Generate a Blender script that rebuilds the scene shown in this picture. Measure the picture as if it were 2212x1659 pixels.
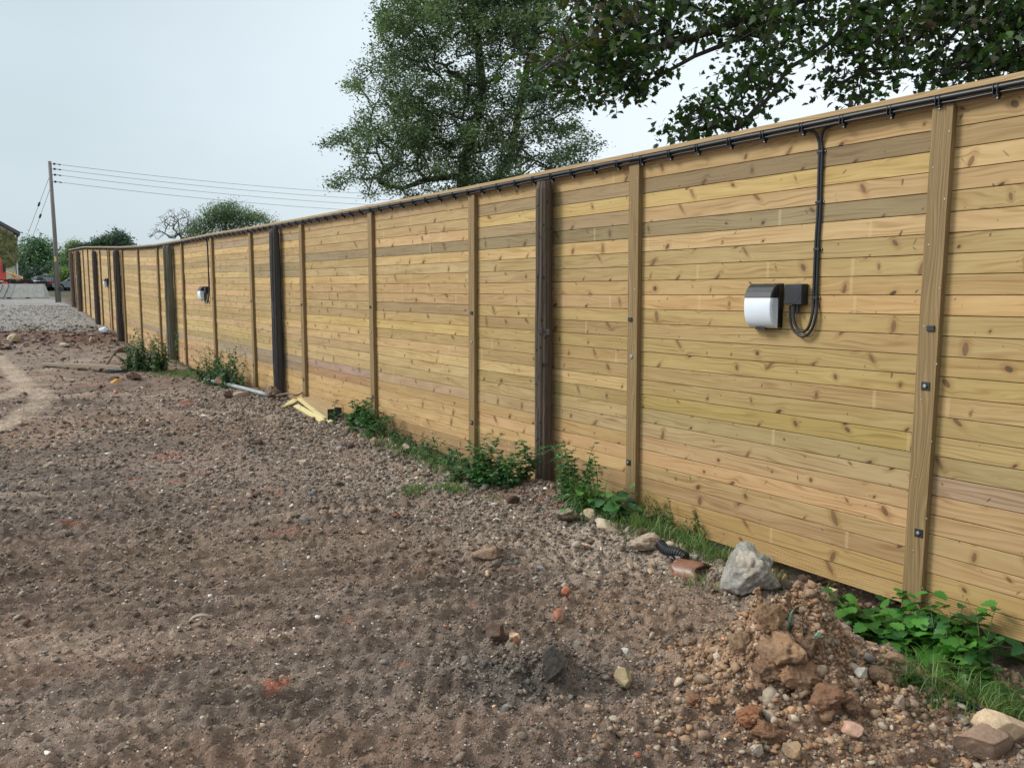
import bpy, math, random
import numpy as np
from mathutils import Vector, Matrix
R = math.radians
for o in list(bpy.data.objects): bpy.data.objects.remove(o)
SC = bpy.context.scene
COL = SC.collection
rng = np.random.default_rng(7); random.seed(7)

# ------------------------------------------------------------------ camera, sky, sun, exposure
CAMZ = 1.66
FPX = 1740.0                      # focal length in units of a 2212 px wide frame
PITCH = math.atan(184.5/1740)
cam = bpy.data.cameras.new('camera'); camo = bpy.data.objects.new('camera', cam); COL.objects.link(camo)
cam.sensor_width = 36; cam.lens = 36*FPX/2212
cam.clip_start = 0.05; cam.clip_end = 2000
camo.location = (0, 0, CAMZ); camo.rotation_euler = (R(90)-PITCH, 0, 0)
SC.camera = camo
SC.render.resolution_x = 1024; SC.render.resolution_y = 767
SC.view_settings.view_transform = 'Standard'; SC.view_settings.look = 'None'
SC.view_settings.gamma = 1; SC.view_settings.exposure = 0.22
SC.render.engine = 'CYCLES'
SC.cycles.max_bounces = 6; SC.cycles.diffuse_bounces = 3; SC.cycles.transparent_max_bounces = 6

SUN_EL, SUN_AZ = R(37), R(270)    # azimuth clockwise from +Y: behind the camera, to the left
world = bpy.data.worlds.new('World'); SC.world = world; world.use_nodes = True
nt = world.node_tree; nt.nodes.clear()
def WN(t, **k):
    n = nt.nodes.new(t)
    for a, v in k.items(): setattr(n, a, v)
    return n
out = WN('ShaderNodeOutputWorld'); bg = WN('ShaderNodeBackground'); bg.inputs[1].default_value = 0.1
sky = WN('ShaderNodeTexSky', sky_type='NISHITA'); sky.sun_disc = False
sky.sun_elevation = SUN_EL; sky.sun_rotation = SUN_AZ; sky.air_density = 1.2; sky.dust_density = 3.0
tc = WN('ShaderNodeTexCoord')
def wdot(vec):
    d = WN('ShaderNodeVectorMath', operation='DOT_PRODUCT'); nt.links.new(tc.outputs['Generated'], d.inputs[0]); d.inputs[1].default_value = vec
    return d.outputs['Value']
# overcast cloud layer: brighter towards the hidden sun and low on the right, soft cloud variation
mapn = WN('ShaderNodeMapping'); mapn.inputs['Scale'].default_value = (1.0, 1.0, 2.6); nt.links.new(tc.outputs['Generated'], mapn.inputs[0])
cn = WN('ShaderNodeTexNoise'); cn.inputs['Scale'].default_value = 1.7; cn.inputs['Detail'].default_value = 4; cn.inputs['Roughness'].default_value = 0.5
nt.links.new(mapn.outputs[0], cn.inputs['Vector'])
mr1 = WN('ShaderNodeMapRange'); nt.links.new(wdot((0.93, 0.30, 0.20)), mr1.inputs[0])
mr1.inputs[1].default_value = -0.35; mr1.inputs[2].default_value = 0.75; mr1.inputs[3].default_value = 0.0; mr1.inputs[4].default_value = 1.0; mr1.interpolation_type = 'SMOOTHSTEP'
cr = WN('ShaderNodeMix', data_type='RGBA'); nt.links.new(mr1.outputs[0], cr.inputs['Factor'])
cr.inputs['A'].default_value = (5.45, 6.45, 6.95, 1); cr.inputs['B'].default_value = (8.3, 9.1, 9.7, 1)
sd = Vector((math.sin(SUN_AZ)*math.cos(SUN_EL), math.cos(SUN_AZ)*math.cos(SUN_EL), math.sin(SUN_EL)))
mr2 = WN('ShaderNodeMapRange'); nt.links.new(wdot(sd[:]), mr2.inputs[0])
mr2.inputs[1].default_value = 0.62; mr2.inputs[2].default_value = 1.0; mr2.inputs[3].default_value = 1.0; mr2.inputs[4].default_value = 2.5
mr3 = WN('ShaderNodeMapRange'); nt.links.new(cn.outputs[0], mr3.inputs[0])
mr3.inputs[1].default_value = 0.3; mr3.inputs[2].default_value = 0.7; mr3.inputs[3].default_value = 0.90; mr3.inputs[4].default_value = 1.06
ml = WN('ShaderNodeMath', operation='MULTIPLY'); nt.links.new(mr2.outputs[0], ml.inputs[0]); nt.links.new(mr3.outputs[0], ml.inputs[1])
sc = WN('ShaderNodeVectorMath', operation='SCALE'); nt.links.new(cr.outputs['Result'], sc.inputs[0]); nt.links.new(ml.outputs[0], sc.inputs['Scale'])
mx = WN('ShaderNodeMix', data_type='RGBA'); mx.inputs['Factor'].default_value = 0.93
nt.links.new(sky.outputs[0], mx.inputs['A']); nt.links.new(sc.outputs[0], mx.inputs['B'])
nt.links.new(mx.outputs['Result'], bg.inputs[0]); nt.links.new(bg.outputs[0], out.inputs[0])

sl = bpy.data.lights.new('sun', 'SUN'); sl.energy = 2.1; sl.angle = R(18); sl.color = (1.0, 0.96, 0.9)
so = bpy.data.objects.new('sun', sl); COL.objects.link(so)
so.rotation_euler = sd.to_track_quat('Z', 'Y').to_euler()

# ------------------------------------------------------------------ small helpers
def srgb(r, g, b):
    f = lambda c: (c/255/12.92) if c/255 <= .04045 else ((c/255+.055)/1.055)**2.4
    return (f(r), f(g), f(b))
cp_, sp_ = math.cos(PITCH), math.sin(PITCH)
def ray(px, py):
    a = (px-1106)/FPX; u = (829.5-py)/FPX
    return np.array([a, cp_+u*sp_, -sp_+u*cp_])
def at(px, py, depth):            # world point at a horizontal distance Y
    r = ray(px, py); P = r*depth/r[1]; P[2] += CAMZ; return P
def tag(o, label=None, cat=None, group=None, kind=None):
    if label: o['label'] = label
    if cat: o['category'] = cat
    if group: o['group'] = group
    if kind: o['kind'] = kind
    return o
def empty(name, loc, rz=0.0, label=None, cat=None, group=None):
    o = bpy.data.objects.new(name, None); COL.objects.link(o); o.location = tuple(loc); o.rotation_euler = (0, 0, rz)
    o.empty_display_size = 0.1
    return tag(o, label, cat, group)
def link(name, me, mats, parent=None, smooth=False, loc=None, rot=None):
    if not isinstance(mats, (list, tuple)): mats = [mats]
    for m in mats: me.materials.append(m)
    if smooth:
        me.polygons.foreach_set('use_smooth', np.ones(len(me.polygons), dtype=bool))
    o = bpy.data.objects.new(name, me); COL.objects.link(o)
    if parent is not None: o.parent = parent
    if loc is not None: o.location = tuple(loc)
    if rot is not None: o.rotation_euler = rot
    return o
def npmesh(name, V, Fs, cols=None, uvs=None):
    """V (n,3); Fs (m,k) of one face size; cols per vertex (n,3); uvs per vertex (n,2)"""
    V = np.asarray(V, dtype=np.float32); Fs = np.asarray(Fs, dtype=np.int32)
    me = bpy.data.meshes.new(name); n = len(V); m, k = Fs.shape
    me.vertices.add(n); me.vertices.foreach_set('co', V.ravel())
    me.loops.add(m*k); me.loops.foreach_set('vertex_index', Fs.ravel())
    me.polygons.add(m); me.polygons.foreach_set('loop_start', np.arange(0, m*k, k, dtype=np.int32))
    me.polygons.foreach_set('loop_total', np.full(m, k, dtype=np.int32))
    me.update(calc_edges=True)
    if cols is not None:
        a = me.color_attributes.new('col', 'FLOAT_COLOR', 'POINT')
        c = np.ones((n, 4), dtype=np.float32); c[:, :3] = cols; a.data.foreach_set('color', c.ravel())
    if uvs is not None:
        u = me.uv_layers.new(name='uv'); u.data.foreach_set('uv', np.asarray(uvs, dtype=np.float32)[Fs.ravel()].ravel())
    return me
class MB:
    """collects shapes, built as ONE mesh"""
    def __init__(s): s.v = []; s.f = []; s.m = []; s.c = []; s.u = []
    def add(s, vs, fs, mi=0, col=(1, 1, 1), uv=None):
        b = len(s.v); s.v += [tuple(map(float, v)) for v in vs]; s.f += [tuple(i+b for i in f) for f in fs]; s.m += [mi]*len(fs); s.c += [tuple(col)]*len(vs)
        s.u += uv if uv is not None else [(v[0]+v[1], v[2]) for v in vs]
        return s
    def box(s, x0, x1, y0, y1, z0, z1, mi=0, col=(1, 1, 1), M=None):
        vs = [Vector((x, y, z)) for x in (x0, x1) for y in (y0, y1) for z in (z0, z1)]
        if M is not None: vs = [M @ v for v in vs]
        return s.add(vs, [(0, 1, 3, 2), (4, 6, 7, 5), (0, 4, 5, 1), (2, 3, 7, 6), (0, 2, 6, 4), (1, 5, 7, 3)], mi, col)
    def tube(s, pts, r, n=8, mi=0, col=(1, 1, 1), cap=True):
        pts = [Vector(p) for p in pts]; k = len(pts); rs = r if isinstance(r, (list, tuple)) else [r]*k
        vs = []; ref = None
        for i, p in enumerate(pts):
            t = (pts[min(i+1, k-1)]-pts[max(i-1, 0)]).normalized()
            if ref is None: ref = t.orthogonal().normalized()
            a = (ref - t*ref.dot(t)).normalized(); b = t.cross(a); ref = a
            vs += [p+(a*math.cos(2*math.pi*j/n)+b*math.sin(2*math.pi*j/n))*rs[i] for j in range(n)]
        fs = [(i*n+j, i*n+(j+1) % n, (i+1)*n+(j+1) % n, (i+1)*n+j) for i in range(k-1) for j in range(n)]
        if cap: fs += [tuple(reversed(range(n))), tuple(range((k-1)*n, k*n))]
        return s.add(vs, fs, mi, col)
    def prism(s, poly, y0, y1, mi=0, col=(1, 1, 1), M=None):
        """poly in (x,z), extruded along y"""
        n = len(poly); vs = [Vector((p[0], y0, p[1])) for p in poly]+[Vector((p[0], y1, p[1])) for p in poly]
        if M is not None: vs = [M @ v for v in vs]
        fs = [tuple(range(n)), tuple(reversed(range(n, 2*n)))]+[(i, i+n, (i+1) % n+n, (i+1) % n) for i in range(n)]
        return s.add(vs, fs, mi, col)
    def disc(s, c, ax, r, h, n=16, mi=0, col=(1, 1, 1)):
        c = Vector(c); ax = Vector(ax).normalized(); return s.tube([c, c+ax*h], r, n, mi, col)
    def build(s, name, mats, parent=None, smooth=False, bevel=0, label=None, cat=None, group=None, kind=None):
        me = bpy.data.meshes.new(name); me.from_pydata(s.v, [], s.f)
        me.polygons.foreach_set('material_index', s.m)
        a = me.color_attributes.new('col', 'FLOAT_COLOR', 'POINT'); a.data.foreach_set('color', [x for c in s.c for x in (*c, 1.0)])
        u = me.uv_layers.new(name='uv'); li = np.zeros(len(me.loops), dtype=np.int32); me.loops.foreach_get('vertex_index', li)
        u.data.foreach_set('uv', np.array(s.u, dtype=np.float32)[li].ravel())
        me.update()
        o = link(name, me, mats, parent, smooth)
        if bevel:
            b = o.modifiers.new('bevel', 'BEVEL'); b.width = bevel; b.segments = 2; b.limit_method = 'ANGLE'; b.angle_limit = R(40)
        return tag(o, label, cat, group, kind)

# ---- value noise
_T = rng.random((256, 256)).astype(np.float32)
def vnoise(x, y):
    xi = np.floor(x).astype(np.int64); yi = np.floor(y).astype(np.int64); fx = x-xi; fy = y-yi
    fx = fx*fx*fx*(fx*(fx*6-15)+10); fy = fy*fy*fy*(fy*(fy*6-15)+10)
    a = _T[xi & 255, yi & 255]; b = _T[(xi+1) & 255, yi & 255]; c = _T[xi & 255, (yi+1) & 255]; d = _T[(xi+1) & 255, (yi+1) & 255]
    return (a*(1-fx)+b*fx)*(1-fy)+(c*(1-fx)+d*fx)*fy
def fbm(x, y, oct=4, g=0.5):
    s = 0; a = 1; t = 0
    for i in range(oct):
        s = s+a*(vnoise(x*2**i+17.3*i, y*2**i+5.1*i)-.5); t += a; a *= g
    return s/t*2
def sstep(a, b, x):
    t = np.clip((x-a)/(b-a), 0, 1); return t*t*(3-2*t)

# ------------------------------------------------------------------ materials
class NB:
    def __init__(s, name):
        s.m = bpy.data.materials.new(name); s.m.use_nodes = True; s.t = s.m.node_tree; s.t.nodes.clear()
        s.out = s.n('ShaderNodeOutputMaterial'); s.b = s.n('ShaderNodeBsdfPrincipled'); s.t.links.new(s.b.outputs[0], s.out.inputs[0])
        s.b.inputs['Roughness'].default_value = 0.8
    def n(s, t, **k):
        x = s.t.nodes.new(t)
        for a, v in k.items(): setattr(x, a, v)
        return x
    def l(s, a, b):
        if isinstance(a, (int, float)): b.default_value = a
        elif isinstance(a, tuple): b.default_value = a if len(a) == len(b.default_value) else (*a, 1)
        else: s.t.links.new(a, b)
    def m2(s, op, a, b=0.0, c=0.0, clamp=False):
        x = s.n('ShaderNodeMath', operation=op, use_clamp=clamp); s.l(a, x.inputs[0]); s.l(b, x.inputs[1])
        if op in ('MULTIPLY_ADD', 'COMPARE'): s.l(c, x.inputs[2])
        return x.outputs[0]
    def mix(s, f, a, b, blend='MIX'):
        x = s.n('ShaderNodeMix', data_type='RGBA', blend_type=blend); s.l(f, x.inputs['Factor']); s.l(a, x.inputs['A']); s.l(b, x.inputs['B']); return x.outputs['Result']
    def rng(s, v, a, b, c=0.0, d=1.0, smooth=False):
        x = s.n('ShaderNodeMapRange'); s.l(v, x.inputs[0])
        for i, q in enumerate((a, b, c, d)): s.l(q, x.inputs[i+1])
        if smooth: x.interpolation_type = 'SMOOTHSTEP'
        return x.outputs[0]
    def noise(s, vec, scale, detail=3, rough=.55, dist=0.0):
        x = s.n('ShaderNodeTexNoise'); s.l(vec, x.inputs['Vector']); x.inputs['Scale'].default_value = scale; x.inputs['Detail'].default_value = detail
        x.inputs['Roughness'].default_value = rough; x.inputs['Distortion'].default_value = dist; return x.outputs[0]
    def vor(s, vec, scale, feature='F1', dim='3D', randomness=1.0):
        x = s.n('ShaderNodeTexVoronoi', feature=feature, voronoi_dimensions=dim); s.l(vec, x.inputs['Vector']); x.inputs['Scale'].default_value = scale
        x.inputs['Randomness'].default_value = randomness; return x
    def obj(s): return s.n('ShaderNodeTexCoord').outputs['Object']
    def geo(s): return s.n('ShaderNodeNewGeometry').outputs['Position']
    def uv(s): return s.n('ShaderNodeTexCoord').outputs['UV']
    def mapv(s, v, scale=(1, 1, 1), loc=(0, 0, 0), rot=(0, 0, 0)):
        x = s.n('ShaderNodeMapping'); s.l(v, x.inputs[0]); x.inputs['Scale'].default_value = scale; x.inputs['Location'].default_value = loc; x.inputs['Rotation'].default_value = rot; return x.outputs[0]
    def attr(s, n='col'): return s.n('ShaderNodeVertexColor', layer_name=n).outputs[0]
    def bump(s, h, strength=.5, dist=.01):
        x = s.n('ShaderNodeBump'); x.inputs['Strength'].default_value = strength; x.inputs['Distance'].default_value = dist; s.l(h, x.inputs['Height']); s.l(x.outputs[0], s.b.inputs['Normal'])
    def base(s, c): s.l(c, s.b.inputs['Base Color'])
    def set(s, **k):
        for a, v in k.items(): s.b.inputs[a.replace('_', ' ')].default_value = v
        return s.m
def plain(name, c, rough=.6, metal=0.0, var=.12, scale=30, bump=0.0):
    b = NB(name); n = b.noise(b.obj(), scale, 4)
    f = b.rng(n, .3, .7, 1-var, 1+var)
    x = b.n('ShaderNodeVectorMath', operation='SCALE'); b.l(c, x.inputs[0]) if not isinstance(c, tuple) else setattr(x.inputs[0], 'default_value', c)
    b.l(f, x.inputs['Scale']); b.base(x.outputs[0])
    if bump: b.bump(n, .6, bump)
    return b.set(Roughness=rough, Metallic=metal)

def mat_boards():
    b = NB('treated_pine_boards'); uv = b.uv(); sx = b.n('ShaderNodeSeparateXYZ'); b.l(uv, sx.inputs[0]); U, Vv = sx.outputs[0], sx.outputs[1]
    # knots: one candidate per cell of 0.34 m x 0.115 m
    def knots(cu, cv, off, rmin, rmax, keep):
        cxy = b.n('ShaderNodeCombineXYZ'); b.l(b.m2('DIVIDE', U, cu), cxy.inputs[0]); b.l(b.m2('ADD', b.m2('DIVIDE', Vv, cv), off), cxy.inputs[1])
        v = b.vor(cxy.outputs[0], 1.0, dim='2D', randomness=.85)
        p = b.n('ShaderNodeSeparateXYZ'); b.l(v.outputs['Position'], p.inputs[0]); q = b.n('ShaderNodeSeparateXYZ'); b.l(cxy.outputs[0], q.inputs[0])
        dx = b.m2('MULTIPLY', b.m2('SUBTRACT', q.outputs[0], p.outputs[0]), cu); dy = b.m2('MULTIPLY', b.m2('SUBTRACT', q.outputs[1], p.outputs[1]), cv)
        c = b.n('ShaderNodeSeparateColor'); b.l(v.outputs['Color'], c.inputs[0])
        dxs = b.m2('SUBTRACT', dx, b.m2('MULTIPLY', dy, b.rng(c.outputs[1], 0, 1, -1.0, 1.0)))
        el = b.rng(c.outputs[2], 0, 1, .32, 1.15)
        d = b.m2('SQRT', b.m2('ADD', b.m2('POWER', b.m2('ABSOLUTE', dxs), 2), b.m2('POWER', b.m2('ABSOLUTE', b.m2('MULTIPLY', dy, el)), 2)))
        r = b.rng(c.outputs[0], keep, 1, rmin, rmax); r = b.m2('MULTIPLY', r, b.m2('GREATER_THAN', c.outputs[0], keep))
        return d, r, dy, c
    d1, r1, dy1, c1 = knots(.38, .115, 0.0, .004, .019, .30)
    d2, r2, dy2, c2 = knots(.24, .09, 31.7, .002, .008, .55)
    # grain bends round the large knots
    bend = b.m2('MULTIPLY', b.m2('MULTIPLY', dy1, -.75), b.m2('POWER', 2.718, b.m2('MULTIPLY', -1.0, b.m2('POWER', b.m2('DIVIDE', d1, b.m2('ADD', b.m2('MULTIPLY', r1, 2.4), .003)), 2))))
    ve = b.m2('ADD', Vv, bend)
    lo = b.n('ShaderNodeCombineXYZ'); b.l(b.m2('MULTIPLY', U, .9), lo.inputs[0]); b.l(b.m2('MULTIPLY', ve, 7), lo.inputs[1])
    warp = b.noise(lo.outputs[0], 1.0, 2)
    gx = b.n('ShaderNodeCombineXYZ'); b.l(b.m2('MULTIPLY', U, 1.4), gx.inputs[0]); b.l(b.m2('ADD', b.m2('MULTIPLY', ve, 95), b.m2('MULTIPLY', warp, 16)), gx.inputs[1])
    g1 = b.noise(gx.outputs[0], 1.0, 3, .6)
    gx2 = b.n('ShaderNodeCombineXYZ'); b.l(b.m2('MULTIPLY', U, .6), gx2.inputs[0]); b.l(b.m2('ADD', b.m2('MULTIPLY', ve, 22), b.m2('MULTIPLY', warp, 7)), gx2.inputs[1])
    g2 = b.noise(gx2.outputs[0], 1.0, 3, .5)
    rings = b.m2('SINE', b.m2('ADD', b.m2('MULTIPLY', ve, 210), b.m2('MULTIPLY', warp, 40)))
    rmask = b.rng(b.noise(lo.outputs[0], 2.1, 1), .42, .62)
    col = b.attr()
    blot = b.noise(b.mapv(uv, (3.0, 5.0, 1)), 1.0, 3)
    col = b.mix(b.rng(blot, .35, .75, 0, .45), col, b.mix(1.0, col, (.80, .72, .62), 'MULTIPLY'))
    col = b.mix(b.rng(g2, .42, .7, 0, .6), col, b.mix(1.0, col, (.76, .68, .56), 'MULTIPLY'))
    col = b.mix(b.rng(g1, .45, .72, 0, .6), col, b.mix(1.0, col, (.70, .62, .50), 'MULTIPLY'))
    col = b.mix(b.m2('MULTIPLY', b.rng(rings, .1, 1, 0, .62), rmask), col, b.mix(1.0, col, (.60, .47, .33), 'MULTIPLY'))
    # darker halo + knot
    halo1 = b.m2('MULTIPLY', b.rng(b.m2('DIVIDE', d1, b.m2('ADD', r1, .0006)), 1.0, 2.8, 1, 0), b.m2('GREATER_THAN', r1, .001))
    col = b.mix(b.m2('MULTIPLY', halo1, .5), col, b.mix(1.0, col, (.62, .45, .30), 'MULTIPLY'))
    k1 = b.m2('MULTIPLY', b.rng(b.m2('SUBTRACT', r1, d1), -.0015, .002), b.m2('GREATER_THAN', r1, .001)); k2 = b.m2('MULTIPLY', b.rng(b.m2('SUBTRACT', r2, d2), -.001, .0015), b.m2('GREATER_THAN', r2, .001))
    kn = b.m2('MAXIMUM', k1, b.m2('MULTIPLY', k2, .8))
    kc = b.mix(c1.outputs[1], (.060, .030, .013, 1), (.13, .072, .034, 1))
    kr = b.m2('SINE', b.m2('MULTIPLY', d1, 1500))
    kc = b.mix(b.rng(kr, 0, 1, 0, .5), kc, (.06, .032, .016, 1))
    col = b.mix(b.m2('MULTIPLY', kn, b.rng(c1.outputs[2], 0, 1, .55, 1.0)), col, kc)
    # pale sticker marks left across some boards
    st = b.n('ShaderNodeCombineXYZ'); b.l(b.m2('DIVIDE', U, .62), st.inputs[0]); b.l(b.m2('FLOOR', b.m2('DIVIDE', Vv, .115)), st.inputs[1])
    fr = b.m2('FRACT', b.m2('DIVIDE', U, .62)); band = b.m2('MULTIPLY', b.m2('GREATER_THAN', fr, .45), b.m2('LESS_THAN', fr, .485))
    cell = b.n('ShaderNodeCombineXYZ'); b.l(b.m2('FLOOR', b.m2('DIVIDE', U, .62)), cell.inputs[0]); b.l(b.m2('FLOOR', b.m2('DIVIDE', Vv, .115)), cell.inputs[1])
    wn = b.n('ShaderNodeTexWhiteNoise', noise_dimensions='2D'); b.l(cell.outputs[0], wn.inputs['Vector'])
    band = b.m2('MULTIPLY', band, b.m2('GREATER_THAN', wn.outputs['Value'], .86))
    col = b.mix(b.m2('MULTIPLY', band, .3), col, (.62, .46, .25, 1))
    b.base(col); b.bump(b.m2('ADD', b.m2('MULTIPLY', g1, .6), b.m2('MULTIPLY', kn, -.8)), .35, .003)
    return b.set(Roughness=.72)
M = {}
M['boards'] = mat_boards()
def mat_post(name, c, dark, s=1.0):
    b = NB(name); uv = b.uv()
    w = b.noise(b.mapv(uv, (6, 1.0, 1)), 1.0, 2)
    sx = b.n('ShaderNodeSeparateXYZ'); b.l(uv, sx.inputs[0])
    gx = b.n('ShaderNodeCombineXYZ'); b.l(b.m2('ADD', b.m2('MULTIPLY', sx.outputs[0], 130), b.m2('MULTIPLY', w, 18)), gx.inputs[0]); b.l(b.m2('MULTIPLY', sx.outputs[1], 1.6), gx.inputs[1])
    g = b.noise(gx.outputs[0], 1.0, 3, .6)
    rings = b.m2('SINE', b.m2('ADD', b.m2('MULTIPLY', sx.outputs[0], 260), b.m2('MULTIPLY', w, 34)))
    col = b.mix(b.rng(g, .35, .72), c, dark); col = b.mix(b.rng(rings, .1, 1, 0, .4), col, b.mix(1.0, col, (.6, .52, .42), 'MULTIPLY'))
    bl = b.noise(b.mapv(uv, (9, 2.2, 1)), 1.0, 3); col = b.mix(b.rng(bl, .4, .75, 0, .4), col, b.mix(1.0, col, (.8, .72, .55), 'MULTIPLY'))
    b.base(col); b.bump(b.m2('ADD', g, b.m2('MULTIPLY', rings, .2)), .4, .004); return b.set(Roughness=.75)
M['post'] = mat_post('treated_post_timber', (.32, .215, .095, 1), (.155, .095, .038, 1))
M['rail'] = mat_post('rail_timber', (.47, .32, .16, 1), (.30, .195, .09, 1))
def mat_oldpost():
    b = NB('weathered_pole_timber'); o = b.obj()
    g = b.noise(b.mapv(o, (42, 42, 1.1)), 1.0, 5, .7, .8); big = b.noise(b.mapv(o, (5, 5, 1.3)), 1.0, 3)
    at_ = b.attr()
    col = b.mix(b.rng(g, .3, .7), b.mix(1.0, at_, (.42, .40, .42), 'MULTIPLY'), b.mix(1.0, at_, (1.55, 1.5, 1.45), 'MULTIPLY'))
    col = b.mix(b.rng(big, .5, .72, 0, .75), col, b.mix(1.0, at_, (.9, 1.05, .72), 'MULTIPLY'))
    v = b.vor(b.mapv(o, (17, 17, 9)), 1.0); hole = b.rng(v.outputs[0], .08, .16, 1, 0)
    col = b.mix(b.m2('MULTIPLY', hole, .9), col, (.006, .005, .005, 1))
    b.base(col); b.bump(b.m2('SUBTRACT', b.m2('MULTIPLY', g, 1.0), b.m2('MULTIPLY', hole, .7)), .8, .012); return b.set(Roughness=.85)
M['oldpost'] = mat_oldpost()
def mat_ground():
    b = NB('compacted_soil'); p = b.geo(); a = b.attr()
    n1 = b.noise(p, 9, 5, .65); n2 = b.noise(p, 60, 4, .7); n3 = b.noise(p, 2.2, 4, .6)
    v1 = b.vor(p, 46); v2 = b.vor(p, 105); v3 = b.vor(p, 20)
    c = a
    c = b.mix(b.rng(n3, .35, .7, 0, .5), c, b.mix(1.0, c, (.78, .74, .72), 'MULTIPLY'))
    n4 = b.noise(p, 26, 3, .6); c = b.mix(b.rng(n4, .38, .68, 0, .7), c, b.mix(1.0, c, (.66, .63, .60), 'MULTIPLY'))
    c = b.mix(b.rng(n1, .35, .7, 0, .7), c, b.mix(1.0, c, (1.4, 1.35, 1.3), 'MULTIPLY'))
    c = b.mix(b.rng(n2, .4, .7, 0, .75), c, b.mix(1.0, c, (.58, .56, .54), 'MULTIPLY'))
    s1 = b.n('ShaderNodeSeparateColor'); b.l(v1.outputs['Color'], s1.inputs[0]); s2 = b.n('ShaderNodeSeparateColor'); b.l(v2.outputs['Color'], s2.inputs[0])
    s3 = b.n('ShaderNodeSeparateColor'); b.l(v3.outputs['Color'], s3.inputs[0])
    p1 = b.m2('MULTIPLY', b.m2('GREATER_THAN', s1.outputs[0], .66), b.rng(v1.outputs[0], .26, .36, 1, 0))
    p2 = b.m2('MULTIPLY', b.m2('GREATER_THAN', s2.outputs[0], .58), b.rng(v2.outputs[0], .28, .4, 1, 0))
    p3 = b.m2('MULTIPLY', b.m2('GREATER_THAN', s3.outputs[0], .88), b.rng(v3.outputs[0], .2, .28, 1, 0))
    pc = b.mix(s1.outputs[1], b.mix(1.0, a, (1.15, 1.1, 1.05), 'MULTIPLY'), b.mix(1.0, a, (2.3, 2.25, 2.2), 'MULTIPLY'))
    c = b.mix(p1, c, pc); c = b.mix(b.m2('MULTIPLY', p2, .7), c, b.mix(s2.outputs[1], b.mix(1.0, a, (.8, .78, .76), 'MULTIPLY'), b.mix(1.0, a, (1.8, 1.75, 1.7), 'MULTIPLY')))
    c = b.mix(b.m2('MULTIPLY', p3, .6), c, b.mix(s3.outputs[1], a, b.mix(1.0, a, (1.7, 1.66, 1.62), 'MULTIPLY')))
    b.base(c)
    rotp = b.mapv(p, rot=(0, 0, R(-13))); ns = b.noise(b.mapv(rotp, (2.2, 13, 2)), 1.0, 4, .6)
    h = b.m2('ADD', b.m2('ADD', b.m2('MULTIPLY', n1, .9), b.m2('MULTIPLY', ns, 1.3)), b.m2('MULTIPLY', n2, .45)); h = b.m2('ADD', h, b.m2('MULTIPLY', b.m2('MAXIMUM', p1, p3), .3)); h = b.m2('ADD', h, b.m2('MULTIPLY', p2, .15))
    b.bump(h, 1.0, .035); return b.set(Roughness=.93)
M['ground'] = mat_ground()
def mat_stone(nm='loose_stone', bd=.008, sc=38):
    b = NB(nm); p = b.obj(); a = b.attr(); n = b.noise(p, sc, 5, .75); n2 = b.noise(p, 9, 3)
    c = b.mix(b.rng(n, .32, .7), b.mix(1.0, a, (.68, .66, .64), 'MULTIPLY'), b.mix(1.0, a, (1.22, 1.2, 1.18), 'MULTIPLY'))
    c = b.mix(b.rng(n2, .45, .7, 0, .5), c, (.17, .125, .095, 1))
    b.base(c); b.bump(n, 1.0, bd); return b.set(Roughness=.9)
M['stone'] = mat_stone()
M['clod'] = mat_stone('crumbly_clod', .02, 55)
def mat_leaf(name, gloss=.5, trans=.27):
    b = NB(name); a = b.attr(); n = b.noise(b.obj(), 3.0, 2)
    c = b.mix(b.rng(n, .35, .7, 0, .5), a, b.mix(1.0, a, (.72, .8, .65), 'MULTIPLY')); b.base(c)
    b.b.inputs['Roughness'].default_value = gloss
    tr = b.n('ShaderNodeBsdfTranslucent'); b.l(b.mix(1.0, c, (1.3, 1.5, .7), 'MULTIPLY'), tr.inputs[0])
    ms = b.n('ShaderNodeMixShader'); ms.inputs[0].default_value = trans; b.t.links.new(b.b.outputs[0], ms.inputs[1]); b.t.links.new(tr.outputs[0], ms.inputs[2]); b.t.links.new(ms.outputs[0], b.out.inputs[0])
    return b.m
M['leaf'] = mat_leaf('leaves'); M['grass'] = mat_leaf('grass_blades', .6, .3)
def mat_bark(name, c1, c2):
    b = NB(name); o = b.obj(); g = b.noise(b.mapv(o, (9, 9, 2.5)), 1.0, 4, .7, .5); b.base(b.mix(b.rng(g, .3, .7), c1, c2)); b.bump(g, .8, .03); return b.set(Roughness=.9)
M['bark'] = mat_bark('bark', (.030, .026, .022, 1), (.085, .075, .062, 1))
M['bark_pale'] = mat_bark('pale_bark', (.10, .095, .09, 1), (.20, .185, .17, 1))
M['black_pvc'] = plain('black_cable_sheath', (.013, .014, .017), .38, 0, .2, 8)
M['black_plastic'] = plain('black_plastic', (.016, .017, .020), .45, 0, .2, 20, .002)
M['lens'] = plain('frosted_lens', (.74, .78, .84), .55, 0, .04, 7)
M['steel'] = plain('galvanised_steel', (.42, .42, .43), .35, .8, .25, 60)
M['darkscrew'] = plain('dark_steel', (.05, .05, .055), .5, .6, .3, 60)
M['concrete'] = plain('cast_concrete', (.40, .385, .35), .9, 0, .14, 5, .004)
M['white_pipe'] = plain('grey_plastic_pipe', (.40, .42, .42), .5, 0, .15, 8)
M['tyre'] = plain('tyre_rubber', (.022, .022, .024), .8, 0, .3, 30)
M['glass'] = NB('dark_glass').set(Base_Color=(.03, .045, .05, 1), Roughness=.08)
M['goalpaint'] = plain('white_painted_tube', (.62, .64, .64), .5, 0, .08, 5)

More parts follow.
